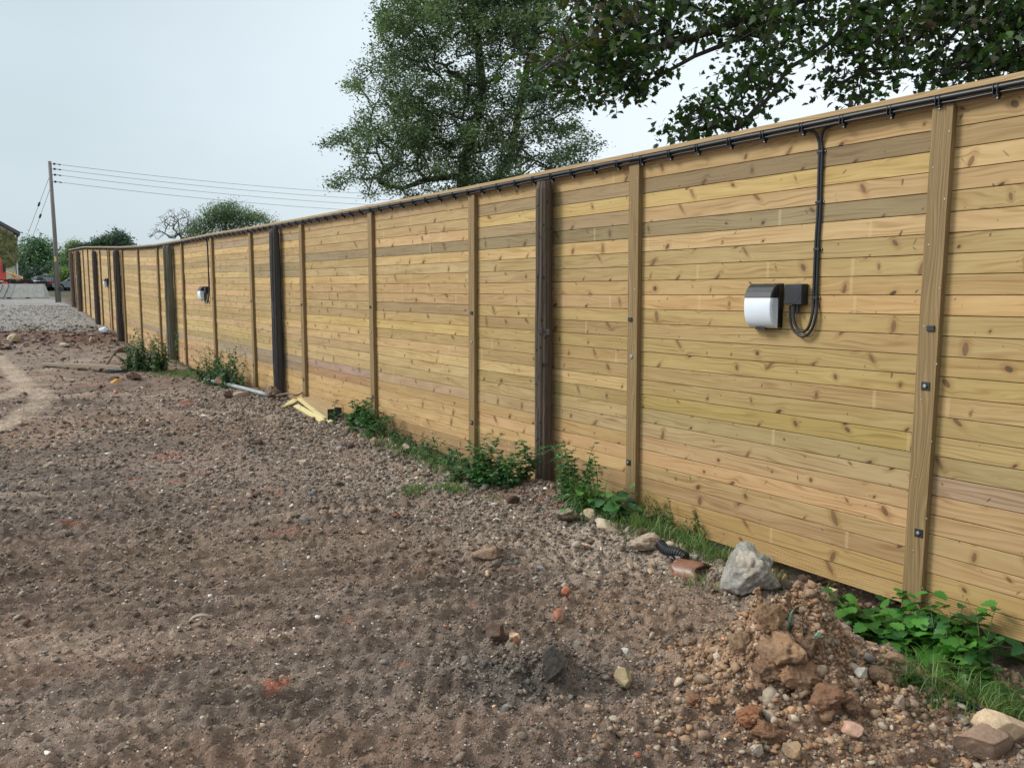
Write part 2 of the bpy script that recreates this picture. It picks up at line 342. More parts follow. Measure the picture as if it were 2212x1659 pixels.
# ------------------------------------------------------------------ fence line (plan positions of the post centres)
FN = np.array([[5.06, .52], [3.71, 2.50], [2.35, 4.48], [.99, 6.46], [-.38, 8.43], [-1.77, 10.39], [-3.16, 12.34], [-4.56, 14.3], [-5.96, 16.25], [-7.35, 18.2], [-8.75, 20.15], [-10.13, 22.11],
    [-11.5, 24.08], [-12.87, 26.06], [-14.18, 28.07], [-15.46, 30.1], [-16.72, 32.14], [-17.98, 34.18], [-19.26, 36.21], [-20.54, 38.24], [-21.84, 40.26]])
FZ = np.array([-1.79, -1.782, -1.774, -1.764, -1.747, -1.719, -1.689, -1.654, -1.608, -1.588, -1.552, -1.467, -1.363, -1.237, -1.108, -.988, -.85, -.741, -.659, -.572, -.489])+CAMZ
FH = 2.89
SEG = np.diff(FN, axis=0); SL = np.linalg.norm(SEG, axis=1); FS = np.concatenate([[0], np.cumsum(SL)])-SL[0]-SL[1]   # s = 0 at the first post in view
def fence_sd(X, Y):
    """signed distance (positive on the yard side) and arc position"""
    X = np.asarray(X, float); Y = np.asarray(Y, float); best = np.full(X.shape, 1e9); S = np.zeros(X.shape); D = np.zeros(X.shape)
    for i in range(len(SEG)):
        d = SEG[i]/SL[i]; rx = X-FN[i, 0]; ry = Y-FN[i, 1]; t = rx*d[0]+ry*d[1]
        lo = 0 if i else -99; hi = SL[i] if i < len(SEG)-1 else 400
        tc_ = np.clip(t, lo, hi); ex = rx-tc_*d[0]; ey = ry-tc_*d[1]; dd = ex*ex+ey*ey; w = dd < best
        best = np.where(w, dd, best); S = np.where(w, FS[i]+tc_, S); D = np.where(w, -(d[1]*rx-d[0]*ry), D)
    return D, S
def fpt(s, perp=0.0):
    x = np.interp(s, FS, FN[:, 0]); y = np.interp(s, FS, FN[:, 1]); i = int(np.clip(np.searchsorted(FS, s)-1, 0, len(SEG)-1)); d = SEG[i]/SL[i]
    if s < FS[0]: x, y = FN[0]+d*(s-FS[0])
    return np.array([x-d[1]*perp, y+d[0]*perp])*1.0, d
def fbase(s): return float(np.interp(s, FS, FZ))
def fence_at(px, perp=0.0):
    lo, hi = -2.0, 43.0; t = (px-1106)/FPX
    f = lambda s: fpt(s, perp)[0][0]/(fpt(s, perp)[0][1]*cp_) - t     # on the horizon row
    for _ in range(50):
        m = (lo+hi)/2
        if f(m) > 0: lo = m
        else: hi = m
    return (lo+hi)/2
def fence_point(px, py, perp=0.0):
    """world point on the plane parallel to the fence at a distance perp, seen at px,py"""
    r = ray(px, py); lo, hi = 1.0, 80.0
    for _ in range(60):
        m = (lo+hi)/2; d, s = fence_sd(np.array(r[0]*m), np.array(r[1]*m))
        if d > perp: lo = m
        else: hi = m
    P = r*lo; P[2] += CAMZ; return P, float(s)

# ------------------------------------------------------------------ terrain
EY = np.array([-60, 0, 4.5, 6.5, 8.4, 10.4, 12.3, 14.3, 16.2, 18.2, 20.1, 22.1, 24.1, 26.1, 28.1, 30.1, 32.1, 34.2, 36.2, 38.2, 40.3, 45, 51, 85, 130, 300, 900])
EZ = np.array([0, 0, 0, .0, .01, .035, .06, .09, .13, .155, .19, .25, .335, .45, .575, .69, .82, .925, 1.005, 1.095, 1.18, 1.45, 1.64, 2.42, 3.0, 4.0, 5.0])
def gplane(px, py, z=0.0):
    r = ray(px, py); k = (z-CAMZ)/r[2]; return (r*k)[:2]
HEAPS = [(gplane(1700, 1490), .25, .20, .34), (gplane(1600, 1450), .14, .13, .10), (gplane(1760, 1600), .34, .22, .055), (gplane(1860, 1560), .30, .22, .05), (gplane(1150, 1480), .26, .15, .05), (gplane(1210, 1480), .10, .07, .07)]
def terrain(X, Y, fine=True):
    X = np.asarray(X, float); Y = np.asarray(Y, float)
    z = np.interp(Y, EY, EZ); D, S = fence_sd(X, Y)
    en = np.interp(S, [-5, -1.1, -.3, .4, .8, 1.4, 2, 2.7, 3.3, 3.9, 5.5, 7.5, 10, 20], [1.25, 1.2, .98, .68, .62, .55, .48, .22, .26, .45, .34, .22, .2, .15])+.07*fbm(X*3.1, Y*3.1, 3)
    td = np.interp(S, [-5, -1, 0, .8, 1.4, 2, 2.7, 3.3, 3.9, 5.5, 7.5, 8.5, 12, 20, 24], [.30, .30, .27, .23, .20, .14, .02, .04, .14, .12, .05, .04, .07, .04, 0])
    k = sstep(en+.08, en-.26, D)*sstep(-.55, -.12, D)
    z = z-td*k*1.15
    z = z+.035*np.exp(-((D-en-.12)/.16)**2)*np.interp(S, [-5, 8, 20], [1, 1, 0])
    z = z+np.where(D < -.5, .05, 0)
    back = sstep(-.15, -.7, D); z = z+back*np.interp(S, [-5, 8, 30], [.12, .1, 0])
    # far red-brown rubble bank in front of the gravel
    bank = np.exp(-((Y-24.6-.15*(X+14))/2.2)**2)*sstep(-11.5, -13.0, X-(-.0))*sstep(-26, -20, X); z = z+.20*bank*(1+.9*fbm(X*1.7, Y*1.7, 4))
    z = z+.12*sstep(25.3, 27.5, Y)*(D > 0)*sstep(45, 38, Y)
    if fine:
        dist = np.hypot(X, Y); near = np.clip(1.6-dist/60, .15, 1)
        z = z+.045*fbm(X*.35, Y*.35, 3)*near
        z = z+.020*fbm(X*1.6+9, Y*1.6, 3)
        # track grooves running roughly across the view
        ca, sa = math.cos(R(13)), math.sin(R(13)); u = X*ca+Y*sa; v = -X*sa+Y*ca
        gm = np.clip(fbm(X*.45+3, Y*.45+8, 2)*2.2+.72, .1, 1)*sstep(1.1, 2.4, D)
        z = z+.030*gm*fbm(u*.8, v*6.5, 3)
        z = z+.040*gm*fbm(u*1.3, v*14, 2)
        wv = v+.10*fbm(u*.5, v*.5, 2)+.02*fbm(u*3, v*3, 2); pm = np.clip(fbm(X*.55+61, Y*.55+13, 3)*4+.35, 0, 1)*sstep(.8, 1.8, D)
        z = z+pm*.034*np.maximum(0, np.sin(wv*2*math.pi/.115))**1.5*np.clip(.6+1.6*fbm(u*2.4, v*9, 2), 0, 1.3)+pm*.007*np.sin(wv*2*math.pi/.048)*np.clip(1.3-dist/10, 0, 1)
        farr = sstep(9, 13, dist)*sstep(60, 30, dist); z = z+farr*(.06*np.abs(fbm(X*3.7, Y*3.7, 3))+.035*fbm(u*1.1, v*4.2, 2))
        # crumbly clods
        cl = np.abs(fbm(X*7, Y*7, 3)); cm = np.clip(.5+fbm(X*.8+40, Y*.8, 2)*1.3, .15, 1)
        z = z+.038*cl*cm*(.55+.45*sstep(2.2, .6, D))
        z = z+.040*(np.abs(fbm(X*17, Y*17, 2))-.2)*np.clip(1.4-dist/16, 0, 1)*(.35+cm)
        z = z+.018*fbm(X*27, Y*27, 1)*np.clip(1.3-dist/12, 0, 1)
    for (c, rx, ry, h) in HEAPS:
        q = ((X-c[0])/rx)**2+((Y-c[1])/ry)**2; e = np.exp(-1.1*q**1.25)
        n = (np.abs(fbm(X*7+3, Y*7, 3, .5))+.35*np.abs(fbm(X*19+3, Y*19, 2, .6))) if fine else .3
        z = z+h*e*(.66+.95*n)
    return z
def gpt(px, py, lift=0.0):
    r = ray(px, py); lo = .5
    ts = np.concatenate([np.arange(1.5, 20, .02), np.arange(20, 140, .1)]); P = r[None]*ts[:, None]
    zz = terrain(P[:, 0], P[:, 1], False); below = (P[:, 2]+CAMZ) < zz
    i = int(np.argmax(below)) if below.any() else len(ts)-1
    p = P[i]; return np.array([p[0], p[1], float(terrain(p[0], p[1]))+lift])
def gz(x, y): return float(terrain(np.array(x), np.array(y)))

def axis_lin(parts):
    r = [parts[0][0]]
    for a, b, st in parts: n = max(1, int(round((b-a)/st))); r += list(a+(b-a)*np.arange(1, n+1)/n)
    return np.array(r)
gy = axis_lin([(-30, 0, 3), (0, 1.6, .16), (1.6, 5, .0125), (5, 9, .02), (9, 16, .035), (16, 30, .07), (30, 48, .22), (48, 90, .8), (90, 200, 5), (200, 900, 60)])
gx = axis_lin([(-500, -120, 40), (-120, -40, 4), (-40, -27, .6), (-27, -14, .16), (-14, -7, .075), (-7, -4, .04), (-4, 3.2, .0165), (3.2, 6, .06), (6, 14, .4), (14, 60, 4), (60, 500, 40)])
GX, GY = np.meshgrid(gx, gy); nx, ny = len(gx), len(gy)
X = GX.ravel(); Y = GY.ravel(); Z = terrain(X, Y)
D, S = fence_sd(X, Y)
print('ground verts', len(X))
def lin(*c): return np.array(srgb(*c))
soil = lin(140, 121, 107); C = np.tile(soil, (len(X), 1))
def blend(C, m, c): return C*(1-m[:, None])+np.asarray(c)[None]*m[:, None]
C = blend(C, np.clip(fbm(X*.5, Y*.5, 3)*1.4, 0, .75), lin(134, 118, 105))
C = blend(C, np.clip(fbm(X*.45+30, Y*.45+3, 3)*1.8-.15, 0, .7), lin(108, 95, 85))
C = blend(C, np.clip(fbm(X*1.9+50, Y*1.9, 3)*1.2-.25, 0, .6), lin(142, 124, 104))
C = blend(C, np.clip(sstep(8, 14, Y)*.45, 0, 1), lin(140, 118, 104))
uu = X*math.cos(R(13))+Y*math.sin(R(13)); vv = -X*math.sin(R(13))+Y*math.cos(R(13))
C = blend(C, np.clip(fbm(uu*.7, vv*3.5, 4)*2.6-.15, 0, .75)*sstep(.8, 1.8, D), lin(178, 157, 140))
C = blend(C, np.clip(fbm(uu*.6+20, vv*3.0+9, 4)*2.4-.2, 0, .5)*sstep(.8, 1.8, D), lin(98, 85, 76))
C = blend(C, np.clip(fbm(uu*.3+70, vv*.9+9, 3)*2.2-.2, 0, .5), lin(148, 118, 98))
C = blend(C, sstep(2.0, .7, D+.5*fbm(X*1.2, Y*1.2, 2))*sstep(15, 8, Y)*(D > 0)*.85, lin(182, 165, 148))       # gravelly margin
en = np.interp(S, [-5, -1.1, .4, 2, 20], [1.2, 1.2, .68, .5, .2])
C = blend(C, sstep(en+.05, en-.15, D)*.7, lin(92, 76, 62))                                               # trench soil
for (px, py, rx, ry, m, c) in [(1690, 1470, .45, .36, 1.0, (176, 138, 106)), (1800, 1600, .75, .35, .7, (146, 114, 90)), (1850, 1450, .5, .6, .55, (136, 100, 76)), (1500, 1330, .8, .6, .6, (146, 120, 98)),
        (1150, 1470, .36, .2, .75, (98, 90, 82)), (1000, 1380, .7, .4, .4, (104, 92, 82)), (400, 1240, 1.6, .7, .4, (108, 95, 85)), (1330, 1640, .6, .3, .5, (112, 98, 88)), (600, 1200, 1.4, .35, .35, (150, 130, 108)), (1180, 1080, .55, .5, .8, (140, 104, 82)), (200, 1000, 1.6, .8, .5, (112, 100, 91)),
        (700, 1000, 2.4, .7, .6, (156, 134, 120)), (560, 1620, .5, .12, .3, (140, 112, 90))]:
    c0 = gplane(px, py); q = ((X-c0[0])/rx)**2+((Y-c0[1])/ry)**2
    C = blend(C, m*sstep(1.5, .35, q+.8*fbm(X*3, Y*3, 3)), lin(*c))
# crushed brick smears trodden into the soil
for (px, py, rx, ry, m) in [(596, 1490, .06, .11, .8), (878, 1440, .045, .05, .9), (383, 1036, .10, .08, .9), (290, 1034, .08, .08, .7), (160, 1133, .16, .08, .5), (745, 1352, .06, .05, .4), (262, 1448, .12, .05, .6), (575, 1060, .16, .1, .5), (620, 1150, .16, .12, .35), (500, 1080, .2, .07, .4), (360, 990, .3, .2, .35), (190, 848, .5, .3, .35), (440, 1020, .12, .1, .35)]:
    c0 = gplane(px, py); q = ((X-c0[0])/rx)**2+((Y-c0[1])/ry)**2
    C = blend(C, m*sstep(1.2, .3, q+1.1*fbm(X*14, Y*14, 3)), lin(176, 106, 82))
# gravel yard beyond
gmask = sstep(25.2, 26.6, Y+.35*fbm(X*.8, Y*.8, 3)-.06*(X+14))*(D > .02)
C = blend(C, gmask, lin(158, 153, 148)); C = blend(C, gmask*np.clip(fbm(X*.3, Y*.8, 3)*.9+.1, 0, .5), lin(124, 122, 120))
bk = np.exp(-((Y-24.4-.15*(X+14))/1.6)**2)*(D > .3)*sstep(-8, -11, X)
C = blend(C, np.clip(bk*(.6+fbm(X*1.5, Y*1.5, 3)), 0, .85), lin(106, 82, 70))
C = blend(C, np.clip(bk*(fbm(X*2.1+7, Y*2.1, 3)*1.6-.2), 0, .9), lin(128, 78, 62))
lt = sstep(16.0, 17.5, Y)*sstep(24, 22, Y)*sstep(-8, -10, X); C = blend(C, lt*.3, lin(160, 148, 138))
# tyre tracks of pale dried mud
def polydist(pts, X, Y):
    best = np.full(X.shape, 1e9); T = np.zeros(X.shape); acc = 0
    for a, b in zip(pts[:-1], pts[1:]):
        d = b-a; L = np.hypot(*d); t = np.clip(((X-a[0])*d[0]+(Y-a[1])*d[1])/L/L, 0, 1); q = np.hypot(X-a[0]-t*d[0], Y-a[1]-t*d[1]); w = q < best
        best = np.where(w, q, best); T = np.where(w, acc+t*L, T); acc += L
    return best, T
TRACKS = []
zone = (Y > 8) & (Y < 26) & (X < -3)
for pts, w in (([(-30, 745), (-5, 770), (20, 800), (50, 828), (80, 848), (90, 862), (84, 880), (55, 902), (10, 926), (-60, 952)], .19), ([(10, 790), (35, 818), (48, 834), (44, 846), (15, 860), (-40, 880)], .15)):
    wp = [np.array(gpt(*q)[:2]) for q in pts]; TRACKS.append((wp, w))
    if True:
        q, t = polydist(wp, X[zone], Y[zone]); m = sstep(w, w*.75, q+.05*fbm(X[zone]*3, Y[zone]*3, 2))
        lug = .5+.5*np.sin(t*2*math.pi/.16+q*9); Z[zone] += m*(.012*lug-.008)
        grv = .75+.25*np.cos(q*2*math.pi/.11)
        full = np.zeros(len(X)); full[zone] = np.clip(m*1.25*(.6+.35*lug)*grv, 0, 1); C = blend(C, full, lin(188, 168, 148))
# pale concrete strip beyond the yard
strip = (Y > 68) & (Y < 84); C[strip] = lin(196, 190, 180)
C[(D < -.4)] = lin(84, 82, 52)
C[(Y > 96)] = lin(86, 98, 56)
V = np.stack([X, Y, Z], 1)
i = np.arange((ny-1)*(nx-1)); r_ = i//(nx-1); c_ = i % (nx-1); a = r_*nx+c_
me = npmesh('ground', V, np.stack([a, a+1, a+nx+1, a+nx], 1), cols=C)
tag(link('ground', me, M['ground'], smooth=True), 'stony brown churned soil and grey gravel yard in front of the fence', 'ground', kind='structure')
del GX, GY

# ------------------------------------------------------------------ stones
def ico(sub=1):
    import bmesh
    bm = bmesh.new(); bmesh.ops.create_icosphere(bm, subdivisions=sub, radius=1); v = np.array([q.co[:] for q in bm.verts]); f = np.array([[x.index for x in q.verts] for q in bm.faces]); bm.free(); return v, f
ICO1 = ico(1); ICO2 = ico(2); ICO4 = ico(4)
def stone_variants(base, n, rough=.28):
    out = []
    for i in range(n):
        v = base[0].copy(); r = np.random.default_rng(100+i)
        for _ in range(7):                                   # chop with planes for angular faces
            d = r.normal(size=3); d /= np.linalg.norm(d); k = r.uniform(.30, .75); s = v@d; m = s > k; v[m] -= d*(s[m]-k)[:, None]
        v *= 1+r.normal(size=(len(v), 1))*rough*.25; out.append(v)
    return out
def scatter(name, P, sc, cols, base, variants, mat, label, cat, kind='stuff', sink=.25):
    n = len(P); Vs = []; Fs = []; Cs = []; off = 0; f = base[1]; k = len(base[0])
    which = rng.integers(0, len(variants), n)
    for w in range(len(variants)):
        idx = np.where(which == w)[0]
        if not len(idx): continue
        a = rng.random(len(idx))*6.283; b = rng.normal(size=len(idx))*.35; ca, sa = np.cos(a), np.sin(a); cb, sb = np.cos(b), np.sin(b)
        v = variants[w][None]*sc[idx][:, None, :]
        x = v[..., 0]*cb[:, None]-v[..., 2]*sb[:, None]; z = v[..., 0]*sb[:, None]+v[..., 2]*cb[:, None]; y = v[..., 1]
        x, y = x*ca[:, None]-y*sa[:, None], x*sa[:, None]+y*ca[:, None]
        v = np.stack([x, y, z], -1)+P[idx][:, None, :]; v[..., 2] += (sc[idx][:, 2]*(.5-sink))[:, None]
        Vs.append(v.reshape(-1, 3)); Fs.append((f[None]+(off+np.arange(len(idx))*k)[:, None, None]).reshape(-1, 3)); off += len(idx)*k
        Cs.append(np.repeat(cols[idx], k, axis=0))
    me = npmesh(name, np.concatenate(Vs), np.concatenate(Fs), cols=np.concatenate(Cs))
    return tag(link(name, me, mat), label, cat, kind=kind)
PAL = np.array([lin(*c) for c in [(112, 98, 86), (104, 91, 80), (120, 105, 92), (98, 86, 77), (130, 115, 101), (142, 128, 114), (126, 122, 117), (160, 148, 132), (112, 84, 70), (108, 108, 108), (138, 112, 88), (186, 178, 166), (214, 208, 198), (168, 96, 72)]])
PW = np.array([15, 15, 14, 12, 10, 7, 5, 4, 4, 3, 4, 1.8, .7, .35]); PW = PW/PW.sum()
ORG = np.array([lin(*c) for c in [(172, 132, 98), (158, 122, 92), (176, 142, 110), (140, 108, 82), (178, 150, 122), (186, 168, 146), (154, 132, 110), (150, 124, 102)]])
def wedge(n, r0, r1, power=1.0, az=42):
    r = r0*(r1/r0)**(rng.random(n)**power); t = np.radians(rng.uniform(-az, az, n)); return r*np.sin(t), r*np.cos(t)
def stones(n, r0, r1, size, power, name, label, filt, base, nv, pal=PAL, pw=PW, sig=.45):
    x, y = wedge(n, r0, r1, power); d, s = fence_sd(x, y); ok = filt(x, y, d, s); x, y, d = x[ok], y[ok], d[ok]
    sz = size*np.exp(rng.normal(size=len(x))*sig)*np.clip(np.hypot(x, y)/4, .8, 2.6); sz = np.clip(sz, .003, .05)
    sc = np.stack([sz*rng.uniform(.7, 1.35, len(x)), sz*rng.uniform(.6, 1.1, len(x)), sz*rng.uniform(.4, .85, len(x))], 1)
    z = terrain(x, y); c = pal[rng.choice(len(pal), len(x), p=pw)]*np.exp(rng.normal(size=(len(x), 1))*.32)*1.22
    return scatter(name, np.stack([x, y, z], 1), sc, c, base, stone_variants(base, nv), M['stone'], label, 'gravel')
def offtrack(x, y):
    r = np.ones(len(x))
    for wp, w in TRACKS: r = r*(polydist(wp, x, y)[0] > w*1.05)
    return r
nzg = lambda x, y: vnoise(x*1.3+11, y*1.3)
stones(165000, 2.2, 17, .0064, .95, 'grit', 'fine grit and soil crumbs strewn over the brown ground', lambda x, y, d, s: (d > .25) & (rng.random(len(x)) < (.25+.9*nzg(x, y))*sstep(17, 9, y)*offtrack(x, y)*(1-.8*np.exp(-((x-HEAPS[0][0][0])/.3)**2-((y-HEAPS[0][0][1])/.28)**2))), ICO1, 14)
stones(26000, 2.2, 24, .0105, .75, 'gravel', 'scattered pebbles and stone chips on the brown ground', lambda x, y, d, s: (d > .2) & (rng.random(len(x)) < (.3+.6*nzg(x+5, y))*offtrack(x, y)), ICO1, 14, sig=.42)
stones(16000, 10, 25, .0085, 1.0, 'gravel', 'small stones and soil lumps on the far brown ground', lambda x, y, d, s: (d > .2) & (rng.random(len(x)) < (.4+.6*nzg(x+5, y))*offtrack(x, y)), ICO1, 14)
PWl = PW.copy(); PWl[4:8] *= 3; PWl[11:13] *= 4; PWl /= PWl.sum()
def nearedge(n, smin, smax, dmin, dmax, size, name, label, pal, pw, sig=.5, base=ICO1, sink=.25):
    s = rng.uniform(smin, smax, n); e = np.interp(s, [-5, -1.1, .4, 2, 2.7, 3.9, 20], [1.2, 1.2, .7, .5, .3, .45, .2]); d = e+dmin+(dmax-dmin)*rng.random(n)**1.5
    P = np.array([fpt(a, b)[0] for a, b in zip(s, d)]); sz = np.clip(size*np.exp(rng.normal(size=n)*sig), .003, .09)
    sc = np.stack([sz*rng.uniform(.7, 1.4, n), sz*rng.uniform(.6, 1.1, n), sz*rng.uniform(.4, .9, n)], 1)
    c = pal[rng.choice(len(pal), n, p=pw)]*rng.uniform(.8, 1.2, (n, 1))
    return scatter(name, np.stack([P[:, 0], P[:, 1], terrain(P[:, 0], P[:, 1])], 1), sc, c, base, stone_variants(base, 14), M['stone'], label, 'gravel', sink=sink)
nearedge(17000, 1.3, 11, -.05, 1.6, .0105, 'gravel', 'pale crushed stone strip along the trench beside the weeds', PAL, PWl, .55)
nearedge(3000, -1.2, 9, -.05, 1.5, .009, 'gravel', 'pale crushed stone along the edge of the trench', PAL, PWl)
nearedge(1500, -1.0, 10, -.18, .45, .027, 'rubble', 'small broken stones tumbling into the trench', PAL, PWl, .35)
nearedge(1500, -1.5, 3.0, -1.0, -.3, .022, 'rubble', 'soil clods and stones lying in the trench under the fence', ORG, np.ones(8)/8, .5)
def heapstones(px, py, rx, ry, n, size, name, label, pal, pw=None, sig=.5):
    c = gplane(px, py); x = c[0]+rng.normal(size=n)*rx; y = c[1]+rng.normal(size=n)*ry; sz = np.clip(size*np.exp(rng.normal(size=n)*sig), .004, .07)
    sc = np.stack([sz*rng.uniform(.7, 1.3, n), sz*rng.uniform(.7, 1.1, n), sz*rng.uniform(.55, 1, n)], 1); pw = np.ones(len(pal))/len(pal) if pw is None else pw
    cc = pal[rng.choice(len(pal), n, p=pw)]*rng.uniform(.8, 1.2, (n, 1))
    return scatter(name, np.stack([x, y, terrain(x, y)], 1), sc, cc, ICO1, stone_variants(ICO1, 14, .5), M['stone'], label, 'soil')
heapstones(1700, 1480, .24, .22, 11000, .0085, 'clay_crumbs', 'crumbled orange clay on the near spoil heap', ORG)
heapstones(1790, 1600, .42, .20, 3000, .0095, 'clay_crumbs', 'lumpy orange and brown clods below the spoil heap', ORG)
DRK = np.array([lin(*c) for c in [(96, 88, 80), (108, 99, 90), (84, 76, 70), (122, 113, 104)]])
heapstones(1150, 1480, .20, .12, 1500, .0075, 'soil_crumbs', 'dark crumbled soil in the middle foreground', DRK)
# grey gravel of the yard, near bank
n = 14000; y = 25.4+rng.random(n)**1.6*16; x = rng.uniform(-27, -11, n); d, s = fence_sd(x, y); ok = (d > .3) & (x > -.72*y-1.5); x, y = x[ok], y[ok]; n = len(x)
sz = np.clip(.035*np.exp(rng.normal(size=n)*.35), .015, .09); sc_ = np.stack([sz, sz*.8, sz*.6], 1); GP = np.array([lin(*c) for c in [(156, 152, 147), (132, 129, 126), (172, 167, 160), (110, 110, 110), (184, 181, 176)]])
scatter('gravel', np.stack([x, y, terrain(x, y)], 1), sc_, GP[rng.choice(5, n, p=[.35, .25, .2, .12, .08])], ICO1, stone_variants(ICO1, 10), M['stone'], 'loose grey gravel at the front edge of the far yard', 'gravel')
# far rubble bank
n = 3200; x = rng.uniform(-19, -10.3, n); y = 24.2+.15*(x+14)+rng.normal(size=n)*1.9; d, s = fence_sd(x, y); ok = d > .25; x, y = x[ok], y[ok]; n = len(x)
sz = np.clip(.042*np.exp(rng.normal(size=n)*.55), .02, .17); sc_ = np.stack([sz*1.4, sz, sz*.5], 1); RP = np.array([lin(*c) for c in [(108, 90, 80), (92, 78, 70), (126, 108, 96), (120, 84, 70), (152, 138, 124), (182, 168, 150)]])
scatter('rubble', np.stack([x, y, terrain(x, y)], 1), sc_, RP[rng.choice(6, n, p=[.3, .25, .17, .12, .1, .06])], ICO1, stone_variants(ICO1, 10), M['stone'], 'reddish brown rubble bank across the far track', 'rubble')

# individual rocks -------------------------------------------------
RB = ico(5)
def rock(px, py, size, col, label, name='rock', cat='rock', seed=0, rz=None, col2=None, sink=.3, rough=.10, cuts=10, group=None, tilt=0.15):
    r = np.random.default_rng(seed+500); v = RB[0].copy()
    for _ in range(cuts):
        d = r.normal(size=3); d /= np.linalg.norm(d); k = r.uniform(.45, .85); s = v@d; m = s > k; v[m] -= d*(s[m]-k)[:, None]
    def n3(v, f): return (vnoise(v[:, 0]*f+seed, v[:, 1]*f+v[:, 2]*f*.7)+vnoise(v[:, 1]*f+9, v[:, 2]*f+seed-v[:, 0]*f*.4)-1)
    v = v*(1+rough*n3(v, 2.2)[:, None]+rough*.5*n3(v, 6)[:, None]+rough*.25*n3(v, 15)[:, None]+(rough*(.55*np.abs(n3(v+3, 5))+.45*np.abs(n3(v+7, 12))+.3*np.abs(n3(v+2, 26)))[:, None] if name.endswith('clod') or name.endswith('lump') else 0))
    v = v*np.array(size)[None]/2
    c = np.tile(lin(*col), (len(v), 1))
    if col2 is not None: c = blend(c, (n3(v/max(size), 3.0) > .05).astype(float)*.9, lin(*col2))
    p = gpt(px, py); me = npmesh(name, v, RB[1], cols=c)
    o = link(name, me, M['clod'] if ('clod' in name or 'lump' in name) else M['stone'], smooth=('clod' not in name), loc=(p[0], p[1], p[2]+size[2]*(.5-sink)+.014), rot=(r.normal()*tilt, r.normal()*tilt, r.random()*6.28 if rz is None else rz))
    return tag(o, label, cat, group)
rk = 0
